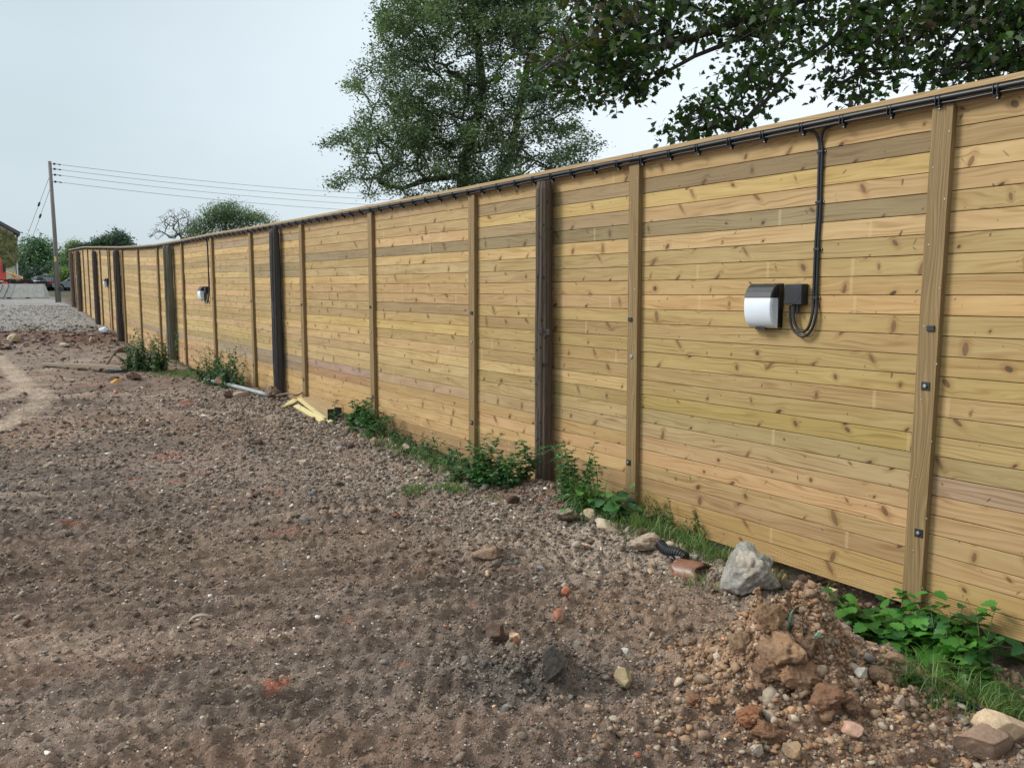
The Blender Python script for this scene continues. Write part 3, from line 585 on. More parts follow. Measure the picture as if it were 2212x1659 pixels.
for args in [
    (1608, 1268, (.40, .30, .31), (206, 194, 178), 'large pale broken concrete lump beside the fence bottom', 'concrete_lump', 'rubble', (172, 168, 160), .3, .20),
    (1392, 1190, (.30, .18, .13), (198, 180, 158), 'pale broken concrete edge half buried at the trench lip', 'concrete_lump', 'rubble', (160, 132, 110), .3, .16),
    (1310, 1150, (.26, .13, .09), (190, 172, 148), 'long flat pale stone at the trench lip left of the broken concrete', 'rock', 'rock', None, .4, .12),
    (1278, 1124, (.17, .13, .12), (206, 184, 150), 'cream angular stone under the dark old post', 'rock', 'rock', None, .3, .12),
    (1215, 1128, (.24, .15, .10), (184, 168, 150), 'crumbly pale rubble lump left of the cream stone', 'rubble_lump', 'rubble', (150, 128, 108), .3, .32),
    (1108, 1092, (.17, .09, .08), (108, 84, 70), 'dark brown brick-shaped clod near the foot of the old post', 'soil_clod', 'clod', None, .3, .08),
    (1012, 1098, (.10, .06, .05), (150, 148, 138), 'small grey green stone below the grass tuft', 'rock', 'rock', None, .3, .1),
    (876, 1098, (.17, .14, .12), (120, 100, 86), 'rounded brown clod left of the grass tuft', 'soil_clod', 'clod', None, .3, .2),
    (1040, 1190, (.09, .06, .055), (128, 110, 94), 'small brown stone above the flat buried clod', 'rock', 'rock', None, .3, .1),
    (1055, 1222, (.20, .13, .10), (166, 138, 114), 'flat tan clod half buried in the middle ground', 'soil_clod', 'clod', (120, 98, 82), .35, .15),
    (1068, 1250, (.085, .03, .03), (104, 92, 84), 'thin dark slate chip just below the flat tan clod', 'slate_chip', 'stone', None, .3, .05),
    (1166, 1243, (.085, .05, .03), (150, 152, 156), 'blue grey slate chip in the middle ground', 'slate_chip', 'stone', None, .3, .05),
    (1232, 1240, (.07, .03, .03), (150, 84, 62), 'dull red brick chip beside the slate chip', 'brick_chip', 'brick', None, .3, .06),
    (1360, 1236, (.11, .05, .05), (176, 156, 132), 'sandy stone between the shards and the trench', 'rock', 'rock', None, .3, .1),
    (1405, 1232, (.09, .06, .055), (170, 150, 128), 'round sandy stone beside the trench lip', 'rock', 'rock', None, .3, .1),
    (1262, 1190, (.12, .035, .02), (206, 158, 128), 'pointed pink terracotta shard lying flat', 'terracotta_shard', 'shard', None, .2, .03),
    (1224, 1308, (.075, .06, .065), (186, 116, 84), 'upright orange brick fragment in the foreground', 'brick_fragment', 'brick', None, .2, .1),
    (1208, 1356, (.10, .075, .075), (142, 104, 80), 'muddy brick fragment below the orange one', 'brick_fragment', 'brick', (176, 112, 82), .2, .12),
    (1185, 1290, (.06, .05, .04), (170, 156, 134), 'cream pebble left of the orange brick fragment', 'rock', 'rock', None, .25, .1),
    (1222, 1285, (.08, .04, .035), (164, 154, 136), 'flat pale stone above the orange brick fragment', 'rock', 'rock', None, .25, .1),
    (1072, 1380, (.15, .12, .10), (92, 68, 54), 'dark brown broken brick half beside the cream one', 'broken_brick', 'brick', None, .3, .1),
    (1112, 1385, (.16, .085, .085), (216, 184, 148), 'cream and brown broken brick in the middle foreground', 'broken_brick', 'brick', (150, 104, 76), .3, .12),
    (1195, 1480, (.17, .12, .15), (84, 76, 70), 'large dark angular soil clod in the foreground', 'soil_clod', 'clod', None, .25, .15),
    (1345, 1482, (.105, .08, .085), (160, 142, 108), 'blocky tan stone right of the dark clod', 'rock', 'rock', None, .3, .08),
    (1352, 1420, (.06, .045, .04), (196, 192, 184), 'white stone above the blocky tan stone', 'rock', 'rock', None, .3, .1),
    (1246, 1403, (.065, .04, .035), (148, 142, 128), 'smooth grey pebble in the middle foreground', 'rock', 'rock', None, .3, .05),
    (1838, 1603, (.105, .06, .05), (196, 156, 134), 'flat pink stone at the foot of the clay heap', 'rock', 'rock', None, .3, .05),
    (1856, 1492, (.06, .055, .08), (196, 190, 176), 'upright white stone behind the clay heap', 'rock', 'rock', None, .25, .15),
    (1895, 1500, (.10, .09, .08), (140, 112, 88), 'brown clod beside the upright white stone', 'soil_clod', 'clod', None, .3, .2),
    (1930, 1455, (.10, .07, .07), (172, 140, 114), 'rounded sandstone at the edge of the weeds', 'rock', 'rock', None, .3, .1),
    (2090, 1640, (.07, .055, .045), (146, 146, 148), 'grey stone near the bottom right corner', 'rock', 'rock', None, .3, .08),
    (1940, 1560, (.10, .05, .05), (166, 148, 130), 'sandy stone in the rubble below the rusty strip', 'rock', 'rock', None, .3, .15),
    (1712, 1650, (.09, .07, .07), (164, 136, 104), 'tan stone at the bottom of the picture', 'rock', 'rock', None, .25, .1),
    (1632, 1648, (.06, .05, .055), (190, 176, 158), 'cream stone left of the tan stone at the bottom', 'rock', 'rock', None, .25, .1),
    (684, 1530, (.038, .032, .03), (216, 212, 204), 'small white knobbly stone in the left foreground', 'rock', 'rock', None, .2, .2),
    (1090, 1562, (.05, .035, .03), (150, 148, 144), 'flat grey stone chip at the bottom centre', 'rock', 'rock', None, .3, .04),
    (624, 930, (.24, .11, .06), (150, 128, 112), 'flat grey stone left of the timber offcuts', 'rock', 'rock', None, .4, .08),
    (658, 1004, (.14, .08, .09), (176, 158, 140), 'pale pointed stone in the middle distance', 'rock', 'rock', None, .3, .1),
    (808, 965, (.16, .11, .15), (196, 180, 158), 'white upright stone on the trench lip', 'rock', 'rock', (140, 116, 98), .25, .15),
    (880, 975, (.22, .15, .13), (176, 160, 136), 'pale stone partly covered by trench weeds', 'rock', 'rock', None, .3, .12),
    (557, 963, (.12, .09, .07), (84, 66, 60), 'dark lump in the middle distance', 'soil_clod', 'clod', None, .3, .12),
    (443, 906, (.2, .09, .06), (210, 200, 186), 'bright white stone on the far soil', 'rock', 'rock', None, .3, .12),
    (492, 862, (.24, .15, .15), (96, 70, 58), 'dark brown block beside the grey pipe', 'soil_clod', 'clod', None, .2, .08),
    (476, 838, (.17, .13, .17), (178, 132, 106), 'orange brown stone resting on the grey pipe', 'rock', 'rock', None, .1, .1),
    (520, 862, (.30, .16, .10), (176, 156, 136), 'pale stone beside the end of the grey pipe', 'rock', 'rock', None, .3, .12),
    (588, 862, (.30, .2, .2), (140, 118, 100), 'crumbly soil lump at the foot of the second old post', 'soil_clod', 'clod', None, .25, .3),
    (407, 878, (.30, .18, .15), (150, 108, 88), 'reddish broken brick on the far soil', 'broken_brick', 'brick', None, .3, .12),
    (250, 835, (.20, .16, .12), (206, 152, 84), 'orange stone on the far soil', 'rock', 'rock', None, .3, .1),
    (243, 822, (.34, .2, .16), (116, 92, 78), 'brown block left of the weeds on the far soil', 'soil_clod', 'clod', None, .3, .1),
    (290, 828, (.34, .25, .17), (112, 84, 68), 'broken brown clod on the far soil beside the plank', 'soil_clod', 'clod', None, .3, .15),
    (197, 740, (.16, .12, .26), (176, 150, 132), 'pale brick standing on end in the far rubble', 'broken_brick', 'brick', None, .3, .05),
    (143, 752, (.34, .22, .15), (200, 186, 166), 'pale flat stone in the far rubble', 'rock', 'rock', None, .3, .1),
    (30, 738, (1.0, .4, .28), (196, 176, 150), 'long pale slab lying in the far rubble', 'slab', 'rock', (170, 140, 110), .3, .08),
    (262, 764, (.42, .3, .26), (104, 80, 66), 'dark earth lump beside the nettles', 'soil_clod', 'clod', None, .3, .2)]:
    px, py, size, col, label, name, cat, col2, sink, rough = args
    rock(px, py, size, col, label, name, cat, rk, col2=col2, sink=sink, rough=rough); rk += 1
# big clay clods of the near heap
for px, py, size, col, lab in [(1690, 1432, (.24, .18, .19), (180, 142, 108), 'large orange clay clod on top of the near spoil heap'), (1612, 1400, (.16, .12, .16), (168, 136, 106), 'smaller clay clod on the left of the spoil heap'),
        (1720, 1495, (.18, .14, .13), (170, 130, 98), 'lower orange clay clod on the front of the spoil heap'), (1790, 1560, (.15, .12, .10), (148, 108, 80), 'orange clod right of the spoil heap front'), (1620, 1600, (.09, .08, .07), (172, 118, 82), 'small orange clod at the bottom left of the spoil heap'),
        (1660, 1395, (.14, .10, .12), (172, 136, 104), 'clay clod at the crest of the spoil heap beside the green strap'), (1740, 1440, (.12, .10, .11), (136, 106, 82), 'brown clod on the right shoulder of the spoil heap'), (1655, 1500, (.12, .10, .09), (150, 114, 86), 'clay clod low on the left front of the spoil heap'), (1800, 1480, (.10, .09, .08), (132, 104, 82), 'brown clod behind the right side of the spoil heap'), (1830, 1560, (.08, .07, .06), (158, 124, 98), 'tan clod near the flat pink stone'),
        (1500, 1555, (.07, .06, .055), (158, 112, 84), 'small reddish clod in the foreground left of the heap'), (1660, 1620, (.11, .08, .08), (152, 112, 82), 'orange clod near the bottom edge below the heap')]:
    rock(px, py, size, col, lab, 'clay_clod', 'clod', rk, sink=.40, rough=.34, cuts=6); rk += 1
# ------------------------------------------------------------------ timber fence (one thing: boards, posts, rails, capping)
M['white_pipe'] = plain('grey_plastic_pipe', (.30, .32, .315), .5, 0, .15, 8)
def V3(xy, z): return Vector((xy[0], xy[1], z))
fence_root = empty('timber_fence', (FN[2][0], FN[2][1], FZ[2]), 0, 'tall new fence of horizontal yellow brown timber boards running the length of the yard', 'fence')
def adopt(o, root):
    o.parent = root; o.location = tuple(-np.array(root.location)); return o
PITCHB = 2.80/25
brow = [(186, 156, 112), (168, 142, 100), (196, 166, 110), (190, 156, 106), (160, 140, 100), (194, 164, 112), (198, 170, 118), (186, 158, 104), (194, 158, 106), (190, 154, 102), (196, 168, 112), (184, 152, 104), (194, 164, 106), (188, 160, 104), (196, 166, 116), (186, 160, 108), (184, 160, 110), (182, 160, 110), (176, 150, 126), (190, 150, 106), (188, 148, 104), (194, 158, 108), (186, 148, 102), (190, 152, 104), (180, 146, 100)]
special = {(1, 2): (144, 124, 90), (1, 3): (146, 126, 92), (4, 3): (140, 126, 90), (4, 2): (146, 130, 94), (4, 4): (146, 128, 92), (4, 5): (150, 132, 96), (3, 3): (150, 130, 92), (1, 6): (154, 134, 104), (1, 7): (156, 136, 106), (5, 6): (160, 140, 104), (6, 6): (150, 134, 102), (5, 7): (160, 142, 106),
    (11, 3): (168, 138, 96), (10, 4): (176, 148, 104), (16, 2): (196, 170, 104), (7, 4): (200, 168, 108), (18, 5): (164, 140, 122), (18, 6): (160, 140, 128), (18, 7): (162, 142, 128), (19, 7): (164, 146, 124), (19, 6): (166, 144, 120), (18, 9): (164, 146, 134), (18, 10): (162, 146, 134), (19, 5): (192, 148, 110), (16, 6): (178, 154, 104)}
br = np.random.default_rng(5)
uoff = br.random((30, 30))*40; mean_b = np.array(lin(200, 171, 118))
for i in range(len(SEG)):
    d = SEG[i]/SL[i]; n = np.array([-d[1], d[0]]); mb = MB()
    A, B = FN[i], FN[i+1]; za, zb = FZ[i], FZ[i+1]
    for r in range(25):
        run = (i+(r % 2))//2
        rr = np.random.default_rng(1000+r*37+run); c = special.get((r, i), brow[r]); c = np.array(lin(*c)); c = c*.55+.45*mean_b if (r, i) not in special else c*.85+.15*mean_b
        c = c*1.0*rr.uniform(.80, 1.16)*np.array([1, rr.uniform(.97, 1.02), rr.uniform(.9, 1.1)])
        c = c*(.93+.0*r)
        if i >= 6: c = c*(.92+.08*np.array([1.0, 1.05, 1.35]))*1.05  # haze put into the colour: farther bays paler and slightly bluer
        pj = rr.normal()*.0012; off = uoff[r, run]
        z1 = 2.80-r*PITCHB; z0 = z1-PITCHB
        prof = [(z0+.0012, -.018), (z0+.0018, -.0025), (z0+.0038, 0), (z1-.0038, 0), (z1-.0018, -.0025), (z1-.0014, -.018)]
        if r == 24:
            prof = [(z0, -.02), (z0+.001, 0)]
            for k in range(7): zc = z0+.014*(k+1); prof += [(zc-.003, .0), (zc-.0015, -.0035), (zc+.0015, -.0035), (zc+.003, 0)]
            prof += [(z1-.002, 0), (z1-.0025, -.012)]
        vs = []; uv = []
        for (Q, zb_, uu) in ((A, za, FS[i]), (B, zb, FS[i+1])):
            tilt = rr.normal()*.001
            for (z, p) in prof:
                q = Q+n*(p+pj+tilt); vs.append((q[0], q[1], zb_+z)); uv.append((uu+off, r*.115+(z-z0)+off*.115*0+.0))
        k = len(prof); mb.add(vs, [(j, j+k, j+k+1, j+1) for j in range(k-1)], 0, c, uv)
    # backing
    vs = []
    for (Q, zb_) in ((A, za), (B, zb)):
        for z, p in ((.0, -.018), (2.80, -.018), (2.80, -.045), (.0, -.045)): q = Q+n*p; vs.append((q[0], q[1], zb_+z))
    mb.add(vs, [(0, 4, 5, 1), (1, 5, 6, 2), (2, 6, 7, 3), (3, 7, 4, 0)], 0, lin(120, 98, 62))
    adopt(mb.build('board_panel', M['boards']), fence_root)
    # rail under the capping
    mb = MB(); vs = []; uv = []
    for (Q, zb_, uu, e) in ((A, za, FS[i], .056), (B, zb, FS[i+1], -.056)):
        Q2 = Q+d*e
        for z, p in ((2.797, .001), (2.797, .030), (2.858, .030), (2.858, .001)): q = Q2+n*p; vs.append((q[0], q[1], zb_+z)); uv.append((z*1.3+p, uu+e+off))
    mb.add(vs, [(0, 4, 5, 1), (1, 5, 6, 2), (2, 6, 7, 3), (3, 7, 4, 0), (0, 1, 2, 3), (7, 6, 5, 4)], 0, (1, 1, 1), uv)
    adopt(mb.build('top_rail', M['rail'], bevel=.003), fence_root)
# capping in lengths of two bays, joints over every second post
ks = [0]+list(range(1, len(FN), 2)); ks = ks if ks[-1] == len(FN)-1 else ks+[len(FN)-1]
for a_, b_ in zip(ks[:-1], ks[1:]):
    mb = MB(); vs = []; uv = []; rows = list(range(a_, b_+1)); o_ = br.random()*9
    for j in rows:
        i0 = min(max(j-1, 0), len(SEG)-1); i1 = min(j, len(SEG)-1); d = (SEG[i0]/SL[i0]+SEG[i1]/SL[i1]); d /= np.linalg.norm(d); n = np.array([-d[1], d[0]])
        e = .0015 if j == rows[0] else (-.0015 if j == rows[-1] else 0); lift = .002*(br.random())
        for z, p in ((2.858, -.062), (2.858, .062), (2.890, .060), (2.892, -.06)): q = FN[j]+d*e+n*p; vs.append((q[0], q[1], FZ[j]+z+lift)); uv.append((z+p*1.0, FS[j]+o_))
    fs = []
    for j in range(len(rows)-1):
        for k in range(4): a = j*4+k; b = j*4+(k+1) % 4; fs.append((a, a+4, b+4, b))
    fs += [(0, 1, 2, 3), tuple(len(rows)*4-4+k for k in (3, 2, 1, 0))]
    mb.add(vs, fs, 0, (1, 1, 1), uv); adopt(mb.build('cap_rail', M['rail'], bevel=.003), fence_root)
# posts
for j in range(len(FN)):
    i0 = min(max(j-1, 0), len(SEG)-1); i1 = min(j, len(SEG)-1); d = (SEG[i0]/SL[i0]+SEG[i1]/SL[i1]); d /= np.linalg.norm(d); n = np.array([-d[1], d[0]])
    mb = MB(); z0 = FZ[j]-.42 if j < 8 else FZ[j]-.15; z1 = FZ[j]+2.857; w = .056; o_ = br.random()*20; vs = []; uv = []
    lean = br.normal()*.004
    for z in (z0, z1):
        for e, p in ((-w, .0005), (-w, .046), (w, .046), (w, .0005)): q = FN[j]+d*(e+lean*(z-z1))+n*p; vs.append((q[0], q[1], z)); uv.append((e+p*1.7+o_, z+o_))
    mb.add(vs, [(0, 1, 5, 4), (1, 2, 6, 5), (2, 3, 7, 6), (3, 0, 4, 7), (3, 2, 1, 0), (4, 5, 6, 7)], 0, (1, 1, 1), uv)
    if j < 9:
        for k in range(13):                                             # screw heads, zigzag up both edges
            z = FZ[j]+.12+k*.215+br.normal()*.02; e = (.036 if k % 2 else -.036)+br.normal()*.004
            q = FN[j]+d*e+n*.0455; mb.disc((q[0], q[1], z), (n[0], n[1], 0), .0048, .0028, 8, 1)
    p = adopt(mb.build('post', [M['post'], M['steel']], bevel=.005), fence_root)
    if 1 < j < 12:                                                      # square washers with bolts, and a dark bolt cap
        for z, kind in ((.455, 'plate'), (1.29, 'plate' if j == 2 else 'bolt'), (1.60, 'cap')):
            q = FN[j]+n*.047+d*br.normal()*.008; zz = FZ[j]+z+br.normal()*.01; T = Matrix.Translation((q[0], q[1], zz)) @ Matrix(((d[0], n[0], 0, 0), (d[1], n[1], 0, 0), (0, 0, 1, 0), (0, 0, 0, 1)))
            m2 = MB()
            if kind == 'plate': m2.box(-.024, .024, -.001, .004, -.024, .024, 0, M=T); m2.disc(T @ Vector((0, .004, 0)), (n[0], n[1], 0), .011, .010, 6, 1)
            elif kind == 'bolt': m2.disc(T @ Vector((0, -.001, 0)), (n[0], n[1], 0), .015, .007, 12, 1)
            else: m2.box(-.021, .021, -.001, .009, -.016, .016, 0, M=T)
            o = m2.build('bolt_plate' if kind != 'cap' else 'bolt_cap', [M['darkscrew'], M['steel']], bevel=.002); o.parent = p
# ------------------------------------------------------------------ cable run along the top
def along(s, perp, z):
    i = int(np.clip(np.searchsorted(FS, s)-1, 0, len(SEG)-1)); q, d = fpt(s, perp); return Vector((q[0], q[1], fbase(s)+z))
cab = empty('cable_run', tuple(along(0, .05, 2.84)), 0, 'thick and thin black cables clipped along the fence just under the capping', 'cable')
S0, S1 = -4.6, 42.9
ss = np.arange(S0, S1, .14)
pts = [along(s, .064+.0015*math.sin(s*3.1), 2.8395+.0015*math.sin(s*5.3)) for s in ss]
adopt(MB().tube(pts, .0150, 10).build('armoured_cable', M['black_pvc'], smooth=True), cab)
pts = [along(s, .060+.003*math.sin(s*2.1), 2.8155-.004*abs(math.sin(s*11.6)) + (.0015*math.sin(s*4))) for s in ss]
adopt(MB().tube(pts, .0075, 7).build('thin_cable', M['black_pvc'], smooth=True), cab)
def clip_mb(mb, s):
    i = int(np.clip(np.searchsorted(FS, s)-1, 0, len(SEG)-1)); d = SEG[i]/SL[i]; n = np.array([-d[1], d[0]]); q, _ = fpt(s, 0.0)
    T = Matrix.Translation((q[0], q[1], fbase(s))) @ Matrix(((d[0], n[0], 0, 0), (d[1], n[1], 0, 0), (0, 0, 1, 0), (0, 0, 0, 1)))
    for e in (-.012, .009): mb.box(e, e+.003, .030, .0812, 2.803, 2.8565, 0, M=T)
    mb.box(-.012, .012, .030, .066, 2.796, 2.806, 0, M=T); mb.box(-.007, .007, .03, .048, 2.782, 2.797, 0, M=T)
    mb.disc(T @ Vector((0, .048, 2.789)), (n[0], n[1], 0), .005, .003, 8, 1)
cs = np.arange(-2.55, 43, .285); near = cs[:92]; far = cs[92:]
for s in near:
    m2 = MB(); clip_mb(m2, s+br.normal()*.012); adopt(m2.build('cable_clip', [M['black_plastic'], M['steel']]), cab)
m2 = MB(); [clip_mb(m2, s) for s in far]; adopt(m2.build('cable_clips', [M['black_plastic'], M['steel']], kind='stuff'), cab)

# ------------------------------------------------------------------ wall lights with their junction boxes and cable drops
def frame_at(s, z):
    i = int(np.clip(np.searchsorted(FS, s)-1, 0, len(SEG)-1)); d = SEG[i]/SL[i]; n = np.array([-d[1], d[0]]); q, _ = fpt(s, 0.0)
    return Matrix.Translation((q[0], q[1], z)) @ Matrix(((-d[0], n[0], 0, 0), (-d[1], n[1], 0, 0), (0, 0, 1, 0), (0, 0, 0, 1)))   # local x runs to the right, y out of the fence
def make_light(s, z, lab):
    root = empty('wall_light', (0, 0, 0), 0, lab, 'wall light', 'white and black wall lights along the fence'); root.matrix_world = frame_at(s, z)
    W = .112
    def loft(prof, hw, mb, mi=0):
        # rounded sides: section narrows slightly towards the front
        k = len(prof); vs = []; xs = [(-hw, .80), (-hw*.985, .93), (-hw*.93, 1.0), (hw*.93, 1.0), (hw*.985, .93), (hw, .80)]
        for x, f in xs:
            for (p, q) in prof: vs.append((x, p*f, q))
        m = len(xs); fs = [(a*k+b, (a+1)*k+b, (a+1)*k+(b+1) % k, a*k+(b+1) % k) for a in range(m-1) for b in range(k)]
        fs += [tuple(reversed(range(k))), tuple(range((m-1)*k, m*k))]
        mb.add(vs, fs, mi)
    m = MB(); loft([(0, .142), (.060, .142), (.092, .118), (.114, .085), (.124, .052), (.105, .050), (.045, .050), (.045, -.128), (0, -.140)], W, m)
    for x in (-.09, 0, .09): m.disc((x, .058, .142), (0, 0, 1), .005, .004, 8, 1)
    m.box(-W, W, .0, .05, -.145, .13); m.box(.11, .120, .01, .05, -.02, .12)
    b = m.build('housing', [M['black_plastic'], M['steel']], root, bevel=.004)
    m = MB(); pr = [(.046, .049)]+[(p, q) for p, q in ((.121, .049), (.126, .02), (.126, -.02), (.121, -.06), (.108, -.10), (.085, -.130), (.060, -.146), (.046, -.148))]
    loft(pr, W*.985, m); m.build('lens', M['lens'], root, smooth=True, bevel=.006)
    m = MB()
    for x, zz, p in ((-.1, -.125, .084), (.1, -.125, .084), (.108, .0, .112)): m.disc((x, p-.006, zz), (0, 1, 0), .0055, .006, 8)
    m.build('lens_screws', M['steel'], root); m = MB(); m.box(-.05, .03, .055, .07, -.160, -.146); m.build('sensor_bracket', M['black_plastic'], root)
    return root
P1, s1 = fence_point(1640, 660, .10); z_lamp = P1[2]
pxl = [(1640, 660, 'wall light with white lens and black hood nearest the camera'), (432, 634, 'second wall light along the fence, seen side on between slim posts'), (225.6, 611, 'third wall light along the fence, between two dark old posts'), (165.4, 597.5, 'farthest wall light, beside the last dark old posts at the fence end')]
def cpt(s_l, q, perp, i):            # drop geometry measured on the near light, reused along the fence
    P, s = fence_point(*q, perp); return (s-s1, P[2]-z_lamp, perp)
c1 = [(1714.5, 660, .035), (1714.5, 687, .035), (1720, 706, .035), (1733.5, 716.5, .034), (1747, 706, .032), (1755.5, 673.7, .022), (1757.3, 645, .014), (1759.3, 588, .012), (1763, 512, .012), (1766.7, 456, .012), (1768.6, 380, .012), (1770.5, 327, .013), (1768.6, 303, .016), (1759, 285, .034), (1736, 279.5, .046)]
c2 = [(1707, 660, .035), (1707.8, 692.7, .035), (1714.5, 713.6, .036), (1733.5, 727, .036), (1752.6, 713.6, .033), (1763, 677.5, .024), (1763.6, 645, .014), (1766, 588, .012), (1768.7, 512, .012), (1772.4, 456, .012), (1774.5, 380, .012), (1776, 327, .013), (1774.6, 303, .016), (1780, 280, .034), (1801, 267.5, .046)]
rel = [[cpt(s1, q[:2], q[2], 0) for q in c] for c in (c1, c2)]
clips = [cpt(s1, (1773, 327), .012, 0), cpt(s1, (1769.5, 437), .012, 0), cpt(s1, (1765, 539), .012, 0), cpt(s1, (1761, 644), .012, 0)]
jb, sj = fence_point(1710, 636, .065)
def smooth_path(P, n=5):
    out = []
    for i in range(len(P)-1):
        p0, p1, p2, p3 = P[max(i-1, 0)], P[i], P[i+1], P[min(i+2, len(P)-1)]
        for k in range(n):
            t = k/n; out.append(.5*((2*p1)+(p2-p0)*t+(2*p0-5*p1+4*p2-p3)*t*t+(3*p1-p0-3*p2+p3)*t**3))
    return out+[P[-1]]
for li, (px, py, lab) in enumerate(pxl):
    P, s = fence_point(px, py, .10); z = P[2]; make_light(s, z, lab)
    where = ['beside the nearest wall light', 'beside the second wall light', 'beside the third wall light', 'beside the farthest wall light'][li]
    sb = s+(sj-s1)-.012; T = frame_at(sb, z+(jb[2]-z_lamp)); root = empty('junction_box', (0, 0, 0), 0, 'square black junction box '+where, 'junction box', 'black junction boxes along the fence'); root.matrix_world = T
    m = MB().box(-.066, .066, .0, .058, -.066, .066); m.build('box_body', M['black_plastic'], root, bevel=.006)
    m = MB().box(-.063, .063, .0582, .068, -.063, .063); m.disc((0, .067, 0), (0, 1, 0), .055, .0022, 32); m.build('lid', M['black_plastic'], root, bevel=.003)
    for x in (-.01, .016): MB().tube([(x, .035, -.066), (x, .035, -.085)], .0125, 8).tube([(x, .035, -.085), (x, .035, -.125)], [.0115, .0085], 8).build('cable_gland', M['black_plastic'], root)
    dr = empty('cable_drop', tuple(along(s, .02, 2.8)), 0, 'pair of black cables dropping from the capping and looping up '+('to the nearest junction box' if li == 0 else where.replace('beside', 'at')), 'cable', 'cable drops to the wall lights')
    dtop = (fbase(s)+2.8155)-z; base_top = rel[0][-1][1]
    for ci, c in enumerate(rel):
        pp = []
        for (ds, dz, p) in c:
            if dz > .55: dz = dz+(dtop-base_top)*(dz-.55)/(base_top-.55)
            q, _ = fpt(s+ds, p); pp.append(Vector((q[0], q[1], z+dz)))
        adopt(MB().tube(smooth_path(pp, 5), .0092, 8).build('cable', M['black_pvc'], smooth=True), dr)
    for (ds, dz, p) in clips:
        if dz > .55: dz = dz+(dtop-base_top)*(dz-.55)/(base_top-.55)
        T = frame_at(s+ds, z+dz); m = MB().box(-.032, .032, .0, .006, -.007, .007, M=T); m.box(-.020, .020, .0, .0245, -.007, .007, M=T)
        for x in (-.027, .027): m.disc(T @ Vector((x, .005, 0)), T.to_3x3() @ Vector((0, 1, 0)), .0042, .003, 8, 1)
        adopt(m.build('cable_clip', [M['black_plastic'], M['steel']], bevel=.001), dr)
    if li == 2:
        ln = [along(s+rel[0][3][0], .02, zz) for zz in np.linspace(z-.2-fbase(s), -.05, 10)]; adopt(MB().tube([p+Vector((0, 0, 0)) for p in ln], .009, 6).build('lower_cable', M['black_pvc']), dr)

# ------------------------------------------------------------------ old round timber posts in front of the fence
def old_post(px, top, bot, wpx, col, lab, seed, sides=20, facet=0, perp0=.012, lean=0.0):
    s = fence_at(px, .09); q, d = fpt(s, .09); dist = q[1]*cp_; r = wpx/2*q[1]/FPX*1.0
    s = fence_at(px, perp0+r); q, d = fpt(s, perp0+r)
    k = (ray(px, top)); zt = CAMZ+k[2]*(q[1]/k[1]); zb = gz(q[0], q[1])-.3
    rr = np.random.default_rng(seed); nr = 46; na = 36 if not facet else 36; vs = []; cs_ = []; me_f = []
    ph = rr.random(6)*6.28
    for a in range(nr+1):
        t = a/nr; z = zb+(zt-zb)*t
        for b in range(na):
            an = 2*math.pi*b/na; rad = r
            if facet: rad = r*min(1.12, .94/max(.35, math.cos(((an+rr_off(seed)) % (2*math.pi/facet))-math.pi/facet)))
            rad *= 1+.05*math.sin(3*an+ph[0]+z*.9)+.03*math.sin(7*an+ph[1]-z*1.7)+.03*(rr.random()-.5)+.02*math.sin(z*5+ph[4])
            rad *= 1+.03*(.5-t)
            if t > .965: rad *= 1-.22*((t-.965)/.035)**2*(1+.4*math.sin(2*an+ph[3]))
            # long drying cracks
            for q0, w0 in ((-2.35, .07), (-1.2, .05), (-1.75, .035)):
                dd = abs(((an-q0-.04*math.sin(z*3+ph[2])+math.pi) % (2*math.pi))-math.pi)
                if dd < .10: rad *= 1-w0*1.6
            vs.append((rad*math.cos(an)+lean*(z-zb), rad*math.sin(an), z-zb)); cs_.append(col)
    for a in range(nr):
        for b in range(na): me_f.append((a*na+b, a*na+(b+1) % na, (a+1)*na+(b+1) % na, (a+1)*na+b))
    vs.append((lean*(zt-zb), 0, zt-zb-.006)); ci = len(vs)-1
    mb = MB(); mb.v = vs; mb.c = [tuple(lin(*col))]*len(vs); mb.u = [(0, 0)]*len(vs); mb.f = me_f+[(nr*na+b, nr*na+(b+1) % na, ci) for b in range(na)]; mb.m = [0]*len(mb.f)
    root = empty('old_post', (q[0], q[1], zb), 0, lab, 'post'); mb.build('trunk', M['oldpost'], root, smooth=False)
    return root, q, r, zb, zt
def rr_off(s): return (s*1.7) % 1.0
op, q, r, zb, zt = old_post(1175, 393, 1055, 36, (84, 72, 62), 'thick dark weathered post nearest the camera, its foot in reddish soil', 1)
tocam = Vector((-q[0], -q[1], 0)).normalized(); sidev = Vector((-tocam.y, tocam.x, 0))
for z, e, w, h in ((2.0-.02, .2, .022, .016), (1.14+.35, -.45, .03, .05), (1.14+.36, .45, .034, .055), (1.20, -.1, .055, .018)):   # old metal plates and bolts
    T = Matrix.Translation(tocam*(r*(1.0-.12*abs(e)))+sidev*(-e*r)+Vector((0, 0, z+.35-.12))) @ Matrix(((sidev.x, tocam.x, 0, 0), (sidev.y, tocam.y, 0, 0), (0, 0, 1, 0), (0, 0, 0, 1)))
    m = MB().box(-w/2, w/2, -.01, .004, -h/2, h/2, 0, M=T)
    m.build('metal_plate', M['darkscrew'] if h < .05 else plain('rusty_plate%d' % int(w*1000), (.12, .115, .11), .7, .3, .4, 60), op, bevel=.001)
for k in range(26):
    a = br.uniform(-1.3, 1.3); z = br.uniform(.7, 2.7); v = (tocam*math.cos(a)+sidev*math.sin(a)); c = v*r*.97+Vector((0, 0, z))
    if k < 12: MB().tube([c, c+v*.022+Vector((0, 0, -.004))], [.004, .003], 6).build('nail', M['darkscrew'], op)
old_post(597, 494, 861, 22, (64, 62, 64), 'charcoal black old post second from the camera, by the timber offcuts', 2)
